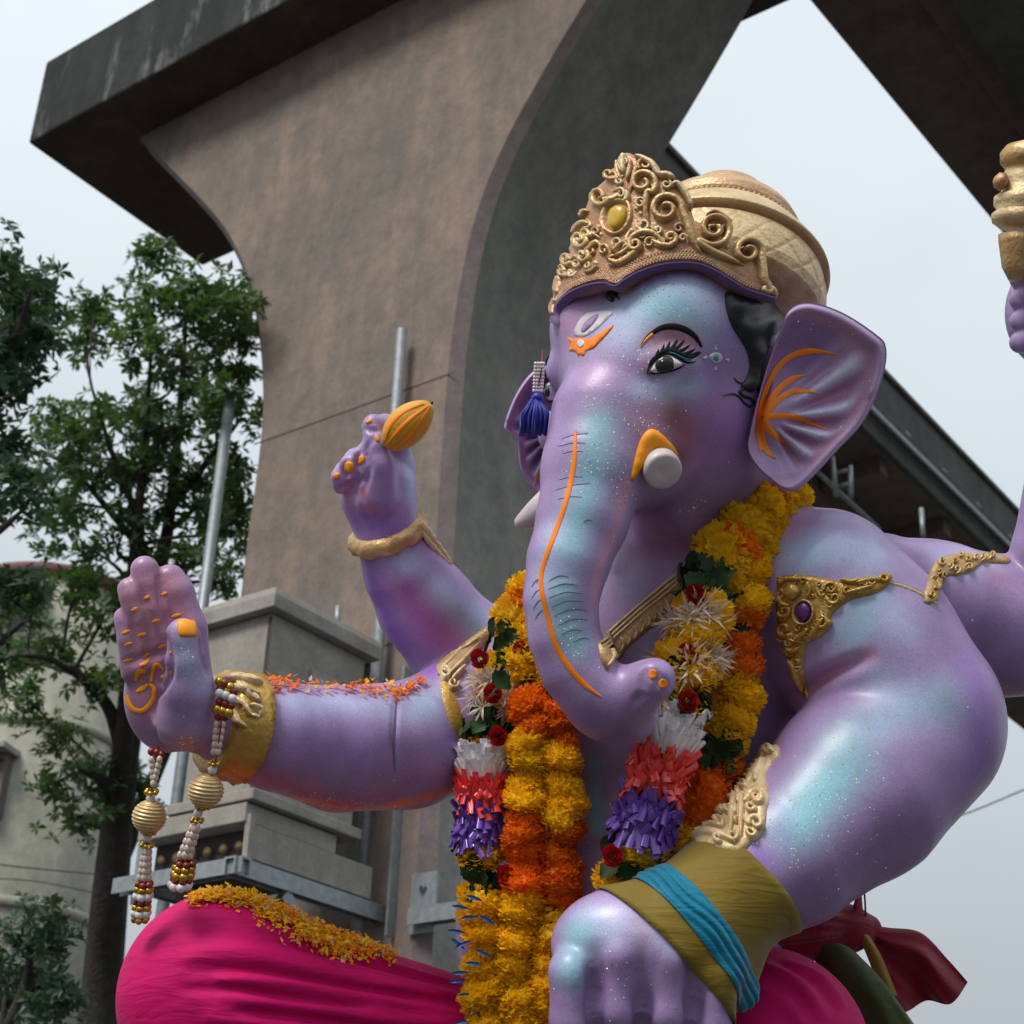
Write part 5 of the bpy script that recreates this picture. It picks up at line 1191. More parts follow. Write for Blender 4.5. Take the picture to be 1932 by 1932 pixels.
# bracelet of the open palm
bx = pw(436, 1368, -238); axb = unit(pw(520, 1385, -190) - pw(400, 1362, -262))
mb = MB(); mb.lathe(bx, axb, [(-.055, .130), (-.050, .148), (-.030, .156), (0, .158), (.03, .160), (.05, .166), (.056, .158), (.0, .12)], 72, fr=lambda i, th: .003 * math.sin(th * 13 + 2 * i) + .002 * math.sin(th * 29)); br2 = mb.build('bracelet', M['gold_rich'], P_)
bpy.context.view_layer.update(); b2 = BVHTree.FromPolygons([tuple(v) for v in np.concatenate(mb.v)], mb.f)
for q in ([(420, 1284), (450, 1278), (496, 1290)], [(430, 1296), (462, 1300), (492, 1318)], [(470, 1330), (490, 1338), (486, 1350), (474, 1346)], [(440, 1310), (460, 1330), (474, 1352)], [(455, 1286), (470, 1310), (492, 1326)], [(436, 1330), (450, 1360), (466, 1372)]):
    scroll(q, [8, 14] + [12] * (len(q) - 3) + [6], 8, 'gold_pale', bvh=b2, par_=br2, off=2)
# wrist ornament above the cloth cuff
wo = decal('wrist_ornament', [(1462, 1406), (1471, 1412), (1470, 1428), (1456, 1440), (1444, 1462), (1448, 1482), (1452, 1506), (1446, 1530), (1444, 1556), (1434, 1580), (1416, 1592), (1392, 1612), (1350, 1604), (1292, 1592), (1302, 1574), (1330, 1562), (1338, 1540), (1350, 1518), (1372, 1504), (1386, 1484), (1404, 1456), (1428, 1428)], M['gold_pale'], P_, off=3, bulge=6, bw=10, step=8, smooth_n=2)
for tail, cx, cy, r, a0, tn, sg in (([(1408, 1492), (1416, 1506)], 1432, 1514, 15, 3., 1.2, 1), ([(1400, 1540), (1412, 1552)], 1430, 1560, 14, 3., 1.2, 1), ([(1376, 1520)], 1362, 1530, 15, -.8, 1.2, -1), ([(1440, 1440), (1452, 1424)], 1460, 1420, 8, 2, 1.1, 1)):
    sc_spiral(tail, cx, cy, r, a0, tn, sg, 14, 'gold_pale', body_bvh, wo, off=7)
for q in ([(1460, 1412), (1430, 1440), (1410, 1476), (1396, 1510)], [(1452, 1436), (1432, 1462), (1416, 1492)], [(1396, 1500), (1388, 1540), (1380, 1580)], [(1410, 1500), (1404, 1540), (1398, 1590)], [(1300, 1590), (1330, 1578), (1362, 1584), (1390, 1600)], [(1312, 1576), (1340, 1566), (1370, 1570)]):
    scroll(q, [5] + [15] * (len(q) - 2) + [5], 12, 'gold_pale', bvh=body_bvh, par_=wo, off=7)
filler([(1462, 1410), (1444, 1470), (1448, 1520), (1436, 1580), (1392, 1606), (1330, 1592), (1345, 1540), (1390, 1490), (1430, 1430)], wo, body_bvh, [], 14, 4, ('gold_pale',), (7, 13), 8, 11, 11)
decal('gem', [(1408, 1456), (1402, 1480), (1390, 1500), (1374, 1512), (1374, 1498), (1384, 1478), (1396, 1462)], M['gem_teal'], wo, off=15, bulge=8, bw=10, step=5)
# ------------------------------------------------------------------ cloth
def cloth(name, c, c2, rough=.75, sheen=.35, weave=900, bump=.06):
    m = mat(name, c, rough, col2=c2, vscale=4, bump=bump, bscale=weave, sheen=sheen, spec=.2)
    t = m.node_tree; n = t.nodes; l = t.links; p = n['Principled BSDF']      # small crinkles running with the pull of the cloth
    tc = n['Texture Coordinate']; mp = n.new('ShaderNodeMapping'); mp.inputs['Scale'].default_value = (5, 5, 26); mp.inputs['Rotation'].default_value = (0, .35, 0)
    z = n.new('ShaderNodeTexNoise'); z.inputs['Scale'].default_value = 1.0; z.inputs['Detail'].default_value = 5; z.inputs['Distortion'].default_value = .6
    l.new(tc.outputs['Object'], mp.inputs[0]); l.new(mp.outputs[0], z.inputs['Vector'])
    b2 = n.new('ShaderNodeBump'); b2.inputs['Strength'].default_value = .30; b2.inputs['Distance'].default_value = .03; l.new(z.outputs[0], b2.inputs['Height'])
    old = p.inputs['Normal'].links[0].from_node; l.new(old.outputs[0], b2.inputs['Normal']); l.new(b2.outputs[0], p.inputs['Normal'])
    return m
M['pink'] = cloth('magenta_cloth', (0.60, 0.002, 0.13), (0.48, 0.001, 0.105), .7, .03)
M['maroon_cloth'] = cloth('crimson_cloth', (0.26, 0.008, 0.028), (0.18, 0.005, 0.02), .6)
M['green_cloth'] = cloth('green_cloth', (0.075, 0.095, 0.035), (0.045, 0.065, 0.022), .8)
M['olive'] = cloth('olive_cloth', (0.22, 0.15, 0.02), (0.17, 0.115, 0.015), .6, .3)
M['turq'] = cloth('turquoise_cloth', (0.006, 0.20, 0.32), (0.004, 0.14, 0.25), .55, .3)
M['goldcloth'] = cloth('gold_cloth', (0.34, 0.21, 0.04), (0.24, 0.14, 0.03), .6)

def drapery(ops, h, folds):
    s = SDF()
    for o_ in ops: s.chain(*o_)
    F2 = []
    x0, f0, _ = s.mesh(.02); bv = BVHTree.FromPolygons(x0.tolist(), f0.tolist())
    for pts, amp, wd in folds:
        q = np.array([hit(a, b_, bv)[0] - CAM for a, b_ in crom([p[:2] for p in pts], 8)])
        F2.append((np.stack([q @ _R, q @ _U, q @ _F], -1), amp * S, wd * S))
    def disp(P):
        sh = P.shape[:-1]; Q = P.reshape(-1, 3); o_ = np.zeros(len(Q))
        for q, amp, wd in F2:
            lo, hi = q.min(0) - 3 * wd, q.max(0) + 3 * wd
            ii = np.nonzero(((Q > lo) & (Q < hi)).all(1))[0]
            if not len(ii): continue
            d2 = np.full(len(ii), 9.); Qi = Q[ii]; along = np.zeros(len(ii))
            for k in range(len(q) - 1):
                d = q[k + 1] - q[k]; t_ = np.clip(((Qi - q[k]) @ d) / (d @ d), 0, 1); e = ((Qi - q[k] - t_[:, None] * d) ** 2).sum(1)
                b_ = e < d2; d2[b_] = e[b_]; along[b_] = (k + t_[b_]) / (len(q) - 1)
            o_[ii] += 1.8 * amp * np.exp(-(d2 / (wd * wd)) ** .72) * np.sin(np.pi * np.clip(along, 0.0, 1.0)) ** .8
        return o_.reshape(sh)
    return s.mesh(h, (disp, .03))
# knee cloth: long pulled folds running from the knee back to the hip
kn = []
def foldline(pts, amp, wd): kn.append((pts, amp, wd))
def wfront(x, y, ops):   # depth of the smooth cloth under a picture point
    best = 9e9
    for (pts, *_r) in ops:
        for (a, b_) in zip(pts[:-1], pts[1:]):
            for t_ in np.linspace(0, 1, 25):
                c = [a[i] + (b_[i] - a[i]) * t_ for i in range(4)]; d2 = (x - c[0]) ** 2 + (y - c[1]) ** 2
                if d2 < c[3] ** 2: best = min(best, c[2] - math.sqrt(c[3] ** 2 - d2))
    return best if best < 9e8 else -150
KN = [([(411, 1868, -255, 172), (625, 1946, -130, 168), (885, 2022, 40, 162), (1100, 2060, 140, 190)], 12), ([(414, 1890, -255, 174), (520, 2120, -250, 165), (760, 2230, -160, 160)], 60),
      ([(1442, 1990, -130, 186), (1290, 2040, 20, 190), (1100, 2080, 120, 190)], 40), ([(1442, 1995, -130, 182), (1360, 2180, -160, 160)], 60)]
for pts, amp, wd in (([(330, 1812), (430, 1796), (560, 1822), (720, 1862), (880, 1886)], 13, 16), ([(345, 1832), (470, 1832), (620, 1858), (780, 1886), (880, 1898)], -13, 8), ([(400, 1846), (520, 1852), (680, 1880), (860, 1908)], 12, 12), ([(330, 1868), (440, 1866), (560, 1886), (700, 1906)], -9, 7),
                     ([(410, 1880), (560, 1900), (720, 1924), (880, 1930)], 14, 10), ([(440, 1905), (600, 1922), (760, 1940)], -13, 8), ([(380, 1918), (520, 1936), (680, 1952), (860, 1956)], 13, 13), ([(470, 1745), (580, 1772), (700, 1812), (870, 1858)], 8, 9), ([(520, 1775), (640, 1808), (760, 1842), (872, 1870)], -10, 7),
                     ([(600, 1800), (720, 1836), (860, 1876)], 9, 6), ([(680, 1806), (780, 1838), (872, 1862)], -8, 5), ([(640, 1850), (760, 1874), (870, 1892)], -9, 6), ([(560, 1930), (700, 1944), (850, 1946)], -10, 6)):
    foldline([(x, y, 0) for x, y in pts], amp, wd)
for x0, y0, x1, y1, amp in ((1430, 1815, 1560, 1925, 9), (1440, 1845, 1540, 1935, -8), (1420, 1870, 1520, 1945, 9), (1460, 1812, 1580, 1910, -8), (1480, 1815, 1595, 1900, 8)):
    foldline([(x0, y0, wfront(x0, y0, KN)), ((x0 + x1) / 2 + 12, (y0 + y1) / 2 - 14, wfront((x0 + x1) / 2 + 12, (y0 + y1) / 2 - 14, KN)), (x1, y1, wfront(x1, y1, KN))], amp, 9)
dx_, df_, _ = drapery(KN, 0.0075, kn)
dh = mkobj('dhoti', mkmesh('dhoti', dx_, df_, M['pink'])); tag(dh, 'bright magenta dhoti cloth pulled in folds over both knees of the statue', 'cloth')
dhoti_bvh = BVHTree.FromPolygons(dx_.tolist(), df_.tolist())

# waist sash at the back right: crimson wrap, knot, flared end, green and gold tails
sash = thing('waist_sash', 'crimson sash knotted at the hip with flared end, green and gold tails', 'sash', pw(1640, 1760, 70))
WR_ = [([(1400, 1752, 20, 62), (1520, 1752, 60, 56), (1600, 1752, 90, 42), (1638, 1752, 100, 26)], 20)]
fl_ = [([(x, y, wfront(x, y, WR_)) for x, y in ((1440, 1720 + k), (1540, 1724 + k * .8), (1630, 1748 + k * .1))], (-5 if i % 2 else 6), 6) for i, k in enumerate((0, 14, 28, 42, 56, 70))]
sx, sf, _ = drapery(WR_, .007, fl_); mkobj('wrap', mkmesh('wrap', sx, sf, M['maroon_cloth']), sash)
def sheet(name, rows, m, parent, thick=4, nu=14, nv=12, fold=0, nf=3):
    """rows: cross lines of (x, y, w); a thick rippled cloth tail between them"""
    R_ = [crom(r, max(2, nv // (len(r) - 1))) for r in rows]; k = min(len(r) for r in R_)
    G_ = crom(np.array([r[:k] for r in R_]).reshape(len(R_), -1), nu).reshape(-1, k, 3); a, c = G_.shape[:2]
    V = []
    for s_ in (0, 1):
        for i in range(a):
            for j in range(c):
                x, y, wv = G_[i, j]; wv += fold * math.sin(j / (c - 1) * math.pi * 2 * nf + i * .12) * (i / (a - 1)) + s_ * thick
                V.append(pw(x, y, wv))
    F_ = []
    for s_ in (0, 1):
        o_ = s_ * a * c
        for i in range(a - 1):
            for j in range(c - 1):
                q = (o_ + i * c + j, o_ + i * c + j + 1, o_ + (i + 1) * c + j + 1, o_ + (i + 1) * c + j); F_.append(q if s_ == 0 else q[::-1])
    o_ = a * c; ring = [i * c for i in range(a)] + [(a - 1) * c + j for j in range(1, c)] + [i * c + c - 1 for i in range(a - 2, -1, -1)] + [j for j in range(c - 2, 0, -1)]
    for p, q in zip(ring, ring[1:] + ring[:1]): F_.append((p, q, q + o_, p + o_))
    return mkobj(name, mkmesh(name, V, F_, m), parent)
sheet('flared_end', [[(1628, 1744, 92), (1632, 1752, 84), (1633, 1760, 80), (1631, 1768, 82), (1626, 1774, 88)], [(1676, 1750, 96), (1674, 1774, 72), (1666, 1796, 84), (1656, 1812, 66), (1642, 1818, 86)], [(1738, 1760, 104), (1736, 1800, 66), (1712, 1838, 92), (1690, 1862, 60), (1656, 1858, 90)], [(1790, 1812, 110), (1772, 1852, 64), (1734, 1870, 98), (1700, 1890, 56), (1662, 1884, 92)], [(1826, 1853, 116), (1794, 1894, 74), (1748, 1888, 104), (1706, 1910, 62), (1666, 1896, 94)]], M['maroon_cloth'], sash, fold=7, nf=5, nv=40)
sheet('flared_end', [[(1625, 1775, 70), (1640, 1790, 60), (1650, 1800, 78)], [(1660, 1850, 66), (1680, 1870, 74), (1700, 1890, 92)], [(1670, 1960, 70), (1690, 1970, 82), (1710, 1950, 95)]], M['maroon_cloth'], sash, fold=6, nf=2, nv=16)
sheet('green_tail', [[(1530, 1800, 30), (1552, 1784, 5), (1584, 1780, 0), (1612, 1794, 30)], [(1560, 1850, 0), (1600, 1836, -30), (1640, 1832, -22), (1668, 1852, 20)], [(1600, 1910, -20), (1650, 1896, -50), (1690, 1894, -36), (1716, 1920, 10)], [(1640, 1990, -30), (1700, 1970, -56), (1740, 1970, -40), (1766, 1990, 5)]], M['green_cloth'], sash, thick=10, fold=7, nf=3)
sheet('gold_tail', [[(1614, 1758, 58), (1626, 1756, 52), (1638, 1762, 58)], [(1634, 1800, 46), (1652, 1800, 38), (1664, 1806, 48)], [(1664, 1880, 40), (1684, 1878, 34), (1694, 1880, 48)]], M['goldcloth'], sash, thick=6)
sheet('tie_loop', [[(1612, 1700, 70), (1618, 1690, 64), (1626, 1690, 72)], [(1606, 1730, 76), (1618, 1726, 66), (1630, 1728, 76)], [(1612, 1768, 80), (1626, 1766, 70), (1640, 1764, 84)]], mat('rose_cloth', (0.36, 0.06, 0.09), .7), sash, thick=4)
mb = MB(); mb.tube(crom([pw(1628, 1655, 60), pw(1632, 1700, 66), pw(1634, 1750, 74), pw(1637, 1772, 76)], 8), .003, 6); o = mb.build('thread', M['wire']); tag(o, 'thin dark thread hanging from the bent elbow to the sash knot', 'thread')

# cuff on the near wrist: olive cloth with a turquoise ribbon
cuff = thing('wrist_cuff', 'olive cloth cuff with turquoise ribbon wrapped around the nearest wrist', 'cuff', pw(1300, 1760, -290))
cA, cB = pw(1392, 1650, -266), pw(1238, 1812, -340); axc = unit(cB - cA); Lc = np.linalg.norm(cB - cA)
_ref = unit(np.cross(axc, _F)); _ref2 = np.cross(axc, _ref)
nT_, nU_ = 120, 26
RG = np.zeros((nU_, nT_))
for i in range(nU_):
    for k in range(nT_):
        th = 2 * math.pi * k / nT_; d = _ref * math.cos(th) + _ref2 * math.sin(th); c = cA + axc * Lc * (-.05 + 1.05 * i / (nU_ - 1))
        r = body_bvh.ray_cast(Vector(c + d * .36), Vector(-d)); q = .36 - (r[3] if r[0] is not None else .2); RG[i, k] = min(max(q, .13), .30)
RS = RG.copy()
for _ in range(10):
    RS = (np.roll(RS, 1, 1) + np.roll(RS, -1, 1) + 2 * RS) / 4; RS[1:-1] = (RS[:-2] + RS[2:] + 2 * RS[1:-1]) / 4
    RS = np.maximum(RS, RG + .002)
def cuffgeo(u0, u1, lift, n=120, m=20, wob=0.0, seed=0, skew=0.0, thick=.006, fold=0.0):
    V = []
    for s_ in (0, 1):
        for i in range(m):
            u = i / (m - 1)
            for k in range(n):
                th = 2 * math.pi * k / n; t_ = u0 + (u1 - u0) * u + skew * math.sin(th + 1.0); ui = np.clip(t_, 0, 1) * (nU_ - 1); i0 = int(min(ui, nU_ - 2)); fr_ = ui - i0
                rr = RS[i0, k] * (1 - fr_) + RS[i0 + 1, k] * fr_ + lift - s_ * thick + wob * (math.sin(3 * th + seed) * .6 + math.sin(7 * th + seed * 2 + 5 * u) * .5)
                if fold: rr += fold * abs(math.sin(u * 11 + 1.3 * math.sin(2 * th + seed) + .8 * math.sin(5 * th))) * math.sin(math.pi * u)
                V.append(cA + axc * Lc * (-.05 + 1.05 * t_) + rr * (math.cos(th) * _ref + math.sin(th) * _ref2))
    F_ = []
    for s_ in (0, 1):
        o_ = s_ * m * n
        for i in range(m - 1):
            for k in range(n):
                q = (o_ + i * n + k, o_ + i * n + (k + 1) % n, o_ + (i + 1) * n + (k + 1) % n, o_ + (i + 1) * n + k); F_.append(q[::-1] if s_ == 0 else q)
    o_ = m * n; e = (m - 1) * n
    for k in range(n): k2 = (k + 1) % n; F_ += [(k, k2, o_ + k2, o_ + k), (e + k2, e + k, o_ + e + k, o_ + e + k2)]
    return V, F_
V, F_ = cuffgeo(.0, .95, .008, wob=.003); mkobj('band', mkmesh('band', V, F_, M['olive']), cuff)
V, F_ = cuffgeo(.50, .74, .014, wob=.003, seed=0, skew=.05, fold=.010, m=36); rb = mkobj('ribbon', mkmesh('ribbon', V, F_, M['turq']), cuff)

# ------------------------------------------------------------------ things held
bud = thing('lotus_bud', 'orange and yellow painted lotus bud held between thumb and finger', 'lotus bud', pw(735, 838, 100))
bA, bB = pw(726, 843, 66), pw(813, 762, 72); bax = unit(bB - bA); bL = np.linalg.norm(bB - bA)
bp_ = [(u, math.sin(math.pi * min(1, u * .98 + .01)) ** .55 * (1 - .08 * u)) for u in np.linspace(0, 1, 30)]
mb = MB(); rr0 = .064
mb.lathe(bA, bax, [(u * bL, .002 + r * rr0) for u, r in bp_], 64, fr=lambda i, th: rr0 * bp_[i][1] * (.05 * abs(math.sin(th * 3.5)) - .03)); o = mb.build('bud', mat('bud_yellow', (0.62, 0.30, 0.01), .5, col2=(0.70, 0.36, 0.01), vscale=30, bump=.2), bud)
bud_bvh = BVHTree.FromPolygons([tuple(v) for v in np.concatenate(mb.v)], mb.f)
for q in ([(733, 836), (750, 815), (775, 790), (808, 766)], [(742, 846), (768, 826), (790, 800), (810, 768)], [(728, 826), (738, 800), (762, 776), (800, 762)]): stroke('petal_stripe', q, [3, 7, 7, 2], .8, M['orange'], bud, bud_bvh, off=.8)
mb = MB(); mb.lathe(bA + bax * bL * .99, bax, [(0, .006), (.008, .004), (.012, .001)], 8); mb.build('bud_tip', M['black'], bud)
hl = thing('gold_handle', 'gold ringed handle gripped by the raised hand at the right edge', 'handle', pw(1932, 480, 95))
hA, hB = pw(1925, 500, 75), pw(1945, 268, 80); hx = unit(hB - hA); hL = np.linalg.norm(hB - hA)
def hp(L_): return [(u * hL, r * S) for u, r in L_]
mb = MB(); mb.lathe(hA - hx * .05, hx, hp([(0, 20), (.1, 34), (.3, 44), (.36, 46)]), 36); mb.build('grip', M['gold'], hl)
mb = MB(); mb.lathe(hA, hx, hp([(.30, 46), (.34, 60), (.40, 62), (.44, 52), (.48, 60), (.54, 60), (.58, 48), (.68, 46), (.78, 44)]), 36); mb.build('ring', M['gold_pale'], hl)
mb = MB(); mb.lathe(hA, hx, hp([(.78, 44), (.82, 54), (.90, 56), (.96, 46), (1.0, 20), (1.01, 2)]), 36); mb.build('knob', M['gold'], hl)
mb = MB(); mb.lathe(pw(1898, 345, 60), unit(-_R + .3 * _U), [(0, .02), (.01, .03), (.03, .026), (.04, .01)], 14); mb.build('boss', M['gold_brown'], hl)

# ------------------------------------------------------------------ garland flowers
def marigold(seed, n=430, flat=.72):
    r_ = random.Random(seed); V, F_ = [], []
    sg, rg = 12, 7                                   # soft heart so no dark gaps show
    for i in range(rg + 1):
        for k in range(sg):
            e, a = math.pi * i / rg, 6.2832 * k / sg; q = .80 + .05 * math.sin(3 * a + 2 * i); V.append((math.sin(e) * math.cos(a) * q, math.sin(e) * math.sin(a) * q, math.cos(e) * q * flat))
    for i in range(rg):
        for k in range(sg): F_.append((i * sg + k, (i + 1) * sg + k, (i + 1) * sg + (k + 1) % sg, i * sg + (k + 1) % sg))
    for i in range(n):
        z = 1 - 2 * (i + .5) / n; ph = i * 2.39996 + r_.uniform(-.2, .2); q = math.sqrt(1 - z * z)
        d = unit(np.array([q * math.cos(ph), q * math.sin(ph), z]) + np.array([r_.gauss(0, .07) for _ in range(3)]))
        up = np.array([0, 0, 1.]) if abs(d[2]) < .95 else np.array([1., 0, 0])
        s_ = unit(np.cross(d, up)); t_ = np.cross(d, s_); a = r_.uniform(-1.2, 1.2); s_, t_ = s_ * math.cos(a) + t_ * math.sin(a), t_ * math.cos(a) - s_ * math.sin(a)
        L_ = r_.uniform(.90, 1.06); wd = r_.uniform(.075, .125); cv = r_.uniform(.05, .20); sc = np.array([1, 1, flat]); b_ = len(V); c0 = d * .74
        cp = r_.uniform(.02, .06)                    # cupped, notched petal tip
        V += [c0 * sc, (d * L_ * .92 - s_ * wd + t_ * cv * .6) * sc, (d * L_ - s_ * wd * .45 + t_ * (cv + cp)) * sc, (d * L_ * .95 + t_ * cv) * sc, (d * L_ + s_ * wd * .45 + t_ * (cv + cp)) * sc, (d * L_ * .92 + s_ * wd + t_ * cv * .6) * sc]
        F_ += [(b_, b_ + 1, b_ + 3), (b_ + 1, b_ + 2, b_ + 3), (b_, b_ + 3, b_ + 5), (b_ + 3, b_ + 4, b_ + 5)]
    return V, F_
def petalmat(name, c, c2, vs=30):
    m = mat(name, c, .6, col2=c2, vscale=vs, objvar=.18)
    t = m.node_tree; n = t.nodes; l = t.links; p = n['Principled BSDF']
    tr = n.new('ShaderNodeBsdfTranslucent'); tr.inputs[0].default_value = (*c, 1); ms = n.new('ShaderNodeMixShader'); ms.inputs[0].default_value = .4
    o = n['Material Output']; l.new(p.outputs[0], ms.inputs[1]); l.new(tr.outputs[0], ms.inputs[2]); l.new(ms.outputs[0], o.inputs[0]); return m
M['yel'] = petalmat('marigold_yellow', (0.98, 0.66, 0.008), (0.94, 0.54, 0.006)); M['org'] = petalmat('marigold_orange', (0.96, 0.27, 0.005), (0.90, 0.19, 0.004))
M['gleaf'] = mat('garland_leaf', (0.020, 0.055, 0.012), .6, col2=(0.010, 0.030, 0.008), vscale=40, objvar=.3, spec=.25)
M['rose'] = petalmat('rose_red', (0.42, 0.006, 0.012), (0.28, 0.004, 0.01)); M['white_f'] = petalmat('tuberose_white', (0.70, 0.62, 0.50), (0.66, 0.50, 0.42))
FL = {}
for key in ('yel', 'org'):
    FL[key] = []
    for s_ in range(4):
        V, F_ = marigold(s_ + 3); FL[key].append(mkmesh('marigold', V, F_, M[key], False))
def star(seed):   # a spiky white blossom
    r_ = random.Random(seed); V, F_ = [], []
    for i in range(15):
        a = i * 2.4; e = r_.uniform(.15, 1.15); d = np.array([math.cos(a) * math.cos(e), math.sin(a) * math.cos(e), math.sin(e)]); s_ = unit(np.cross(d, [0, 0, 1])) * .05; b_ = len(V)
        bend = np.array([r_.gauss(0, .12), r_.gauss(0, .12), -.15]); L_ = r_.uniform(.75, 1.1)
        V += [d * .05 - s_ * .5, d * .05 + s_ * .5, d * L_ * .55 + s_ + bend * .2, d * L_ + bend, d * L_ * .55 - s_ + bend * .2]; F_ += [(b_, b_ + 1, b_ + 2, b_ + 4), (b_ + 4, b_ + 2, b_ + 3)]
    return V, F_
def rose(seed):
    r_ = random.Random(seed); V, F_ = [], []
    for i in range(16):
        a0 = i * 2.4; R0 = .15 + .055 * i; h = .75 - .03 * i
        b_ = len(V)
        for k in range(5):
            a = a0 + (k - 2) * .42; bow = 1 - .12 * abs(k - 2)
            V += [(R0 * .6 * math.cos(a), R0 * .6 * math.sin(a), -.1), (R0 * math.cos(a), R0 * math.sin(a), h * .6 * bow), (R0 * 1.12 * math.cos(a), R0 * 1.12 * math.sin(a), h * bow)]
        for k in range(4):
            for j in range(2): F_.append((b_ + 3 * k + j, b_ + 3 * k + 3 + j, b_ + 3 * k + 4 + j, b_ + 3 * k + 1 + j))
    return V, F_
def leaf_(seed):
    r_ = random.Random(seed); V, F_ = [], []
    n = 7
    for i in range(n):
        u = i / (n - 1); wd = .42 * math.sin(math.pi * (u * .93 + .04)) ** .7 * (1 + .12 * (-1) ** i); z = .22 * math.sin(u * 2.2) + r_.gauss(0, .03)
        V += [(-wd, u, z + .16), (0, u, z), (wd, u, z + .16)]
    for i in range(n - 1):
        for j in range(2): F_.append((3 * i + j, 3 * i + j + 1, 3 * i + 4 + j, 3 * i + 3 + j))
    return V, F_
FL['star'] = [mkmesh('tuberose', *star(s_), M['white_f'], False) for s_ in range(3)]
FL['rose'] = [mkmesh('rose', *rose(s_), M['rose']) for s_ in range(2)]
FL['leaf'] = [mkmesh('leaf', *leaf_(s_), M['gleaf']) for s_ in range(3)]
def loop_mesh(m, nm):    # one satin loop: a flat ribbon rolled over into a short open tube, pinched at the root
    V, F_ = [], []; nl, nc = 6, 9
    for i in range(nl):
        u = i / (nl - 1); k = .45 + .55 * min(1, u * 1.8); lift = .10 * u * u
        for j in range(nc):
            a = -2.2 + 4.4 * j / (nc - 1); V.append((.15 * k * math.sin(a) * 1.15, .075 * k * (math.cos(a) + .3) + lift, u))
    F_ = [(i * nc + j, i * nc + j + 1, (i + 1) * nc + j + 1, (i + 1) * nc + j) for i in range(nl - 1) for j in range(nc - 1)]
    return mkmesh(nm, V, F_, m)
def satin(name, c, c2): return mat(name, c, .28, col2=c2, vscale=20, spec=.6, coat=.3)
FL['rw'] = [loop_mesh(satin('white_satin', (0.92, 0.89, 0.92), (0.86, 0.81, 0.87)), 'ribbon_loop')]
FL['rr'] = [loop_mesh(satin('red_satin', (0.92, 0.065, 0.06), (0.80, 0.045, 0.045)), 'ribbon_loop')]
FL['rp'] = [loop_mesh(satin('purple_satin', (0.17, 0.06, 0.46), (0.12, 0.04, 0.35)), 'ribbon_loop')]
FL['bt'] = [mkmesh('blue_thread', *leaf_(9), mat('blue_foil', (0.01, 0.10, 0.35), .35))]
NAME = {'yel': 'yellow_marigold', 'org': 'orange_marigold', 'star': 'tuberose', 'rose': 'rose', 'leaf': 'leaf', 'rw': 'white_ribbon_loop', 'rr': 'red_ribbon_loop', 'rp': 'purple_ribbon_loop', 'bt': 'foil_strip'}
def put(key, P, zax, xax, sc, parent):
    z = Vector(zax).normalized(); x = Vector(xax); x = (x - z * x.dot(z)); x = x.normalized() if x.length > 1e-4 else z.orthogonal().normalized()
    y = z.cross(x); q = Matrix((x, y, z)).transposed().to_quaternion()
    return mkobj(NAME[key], rnd.choice(FL[key]), parent, P, q, sc)
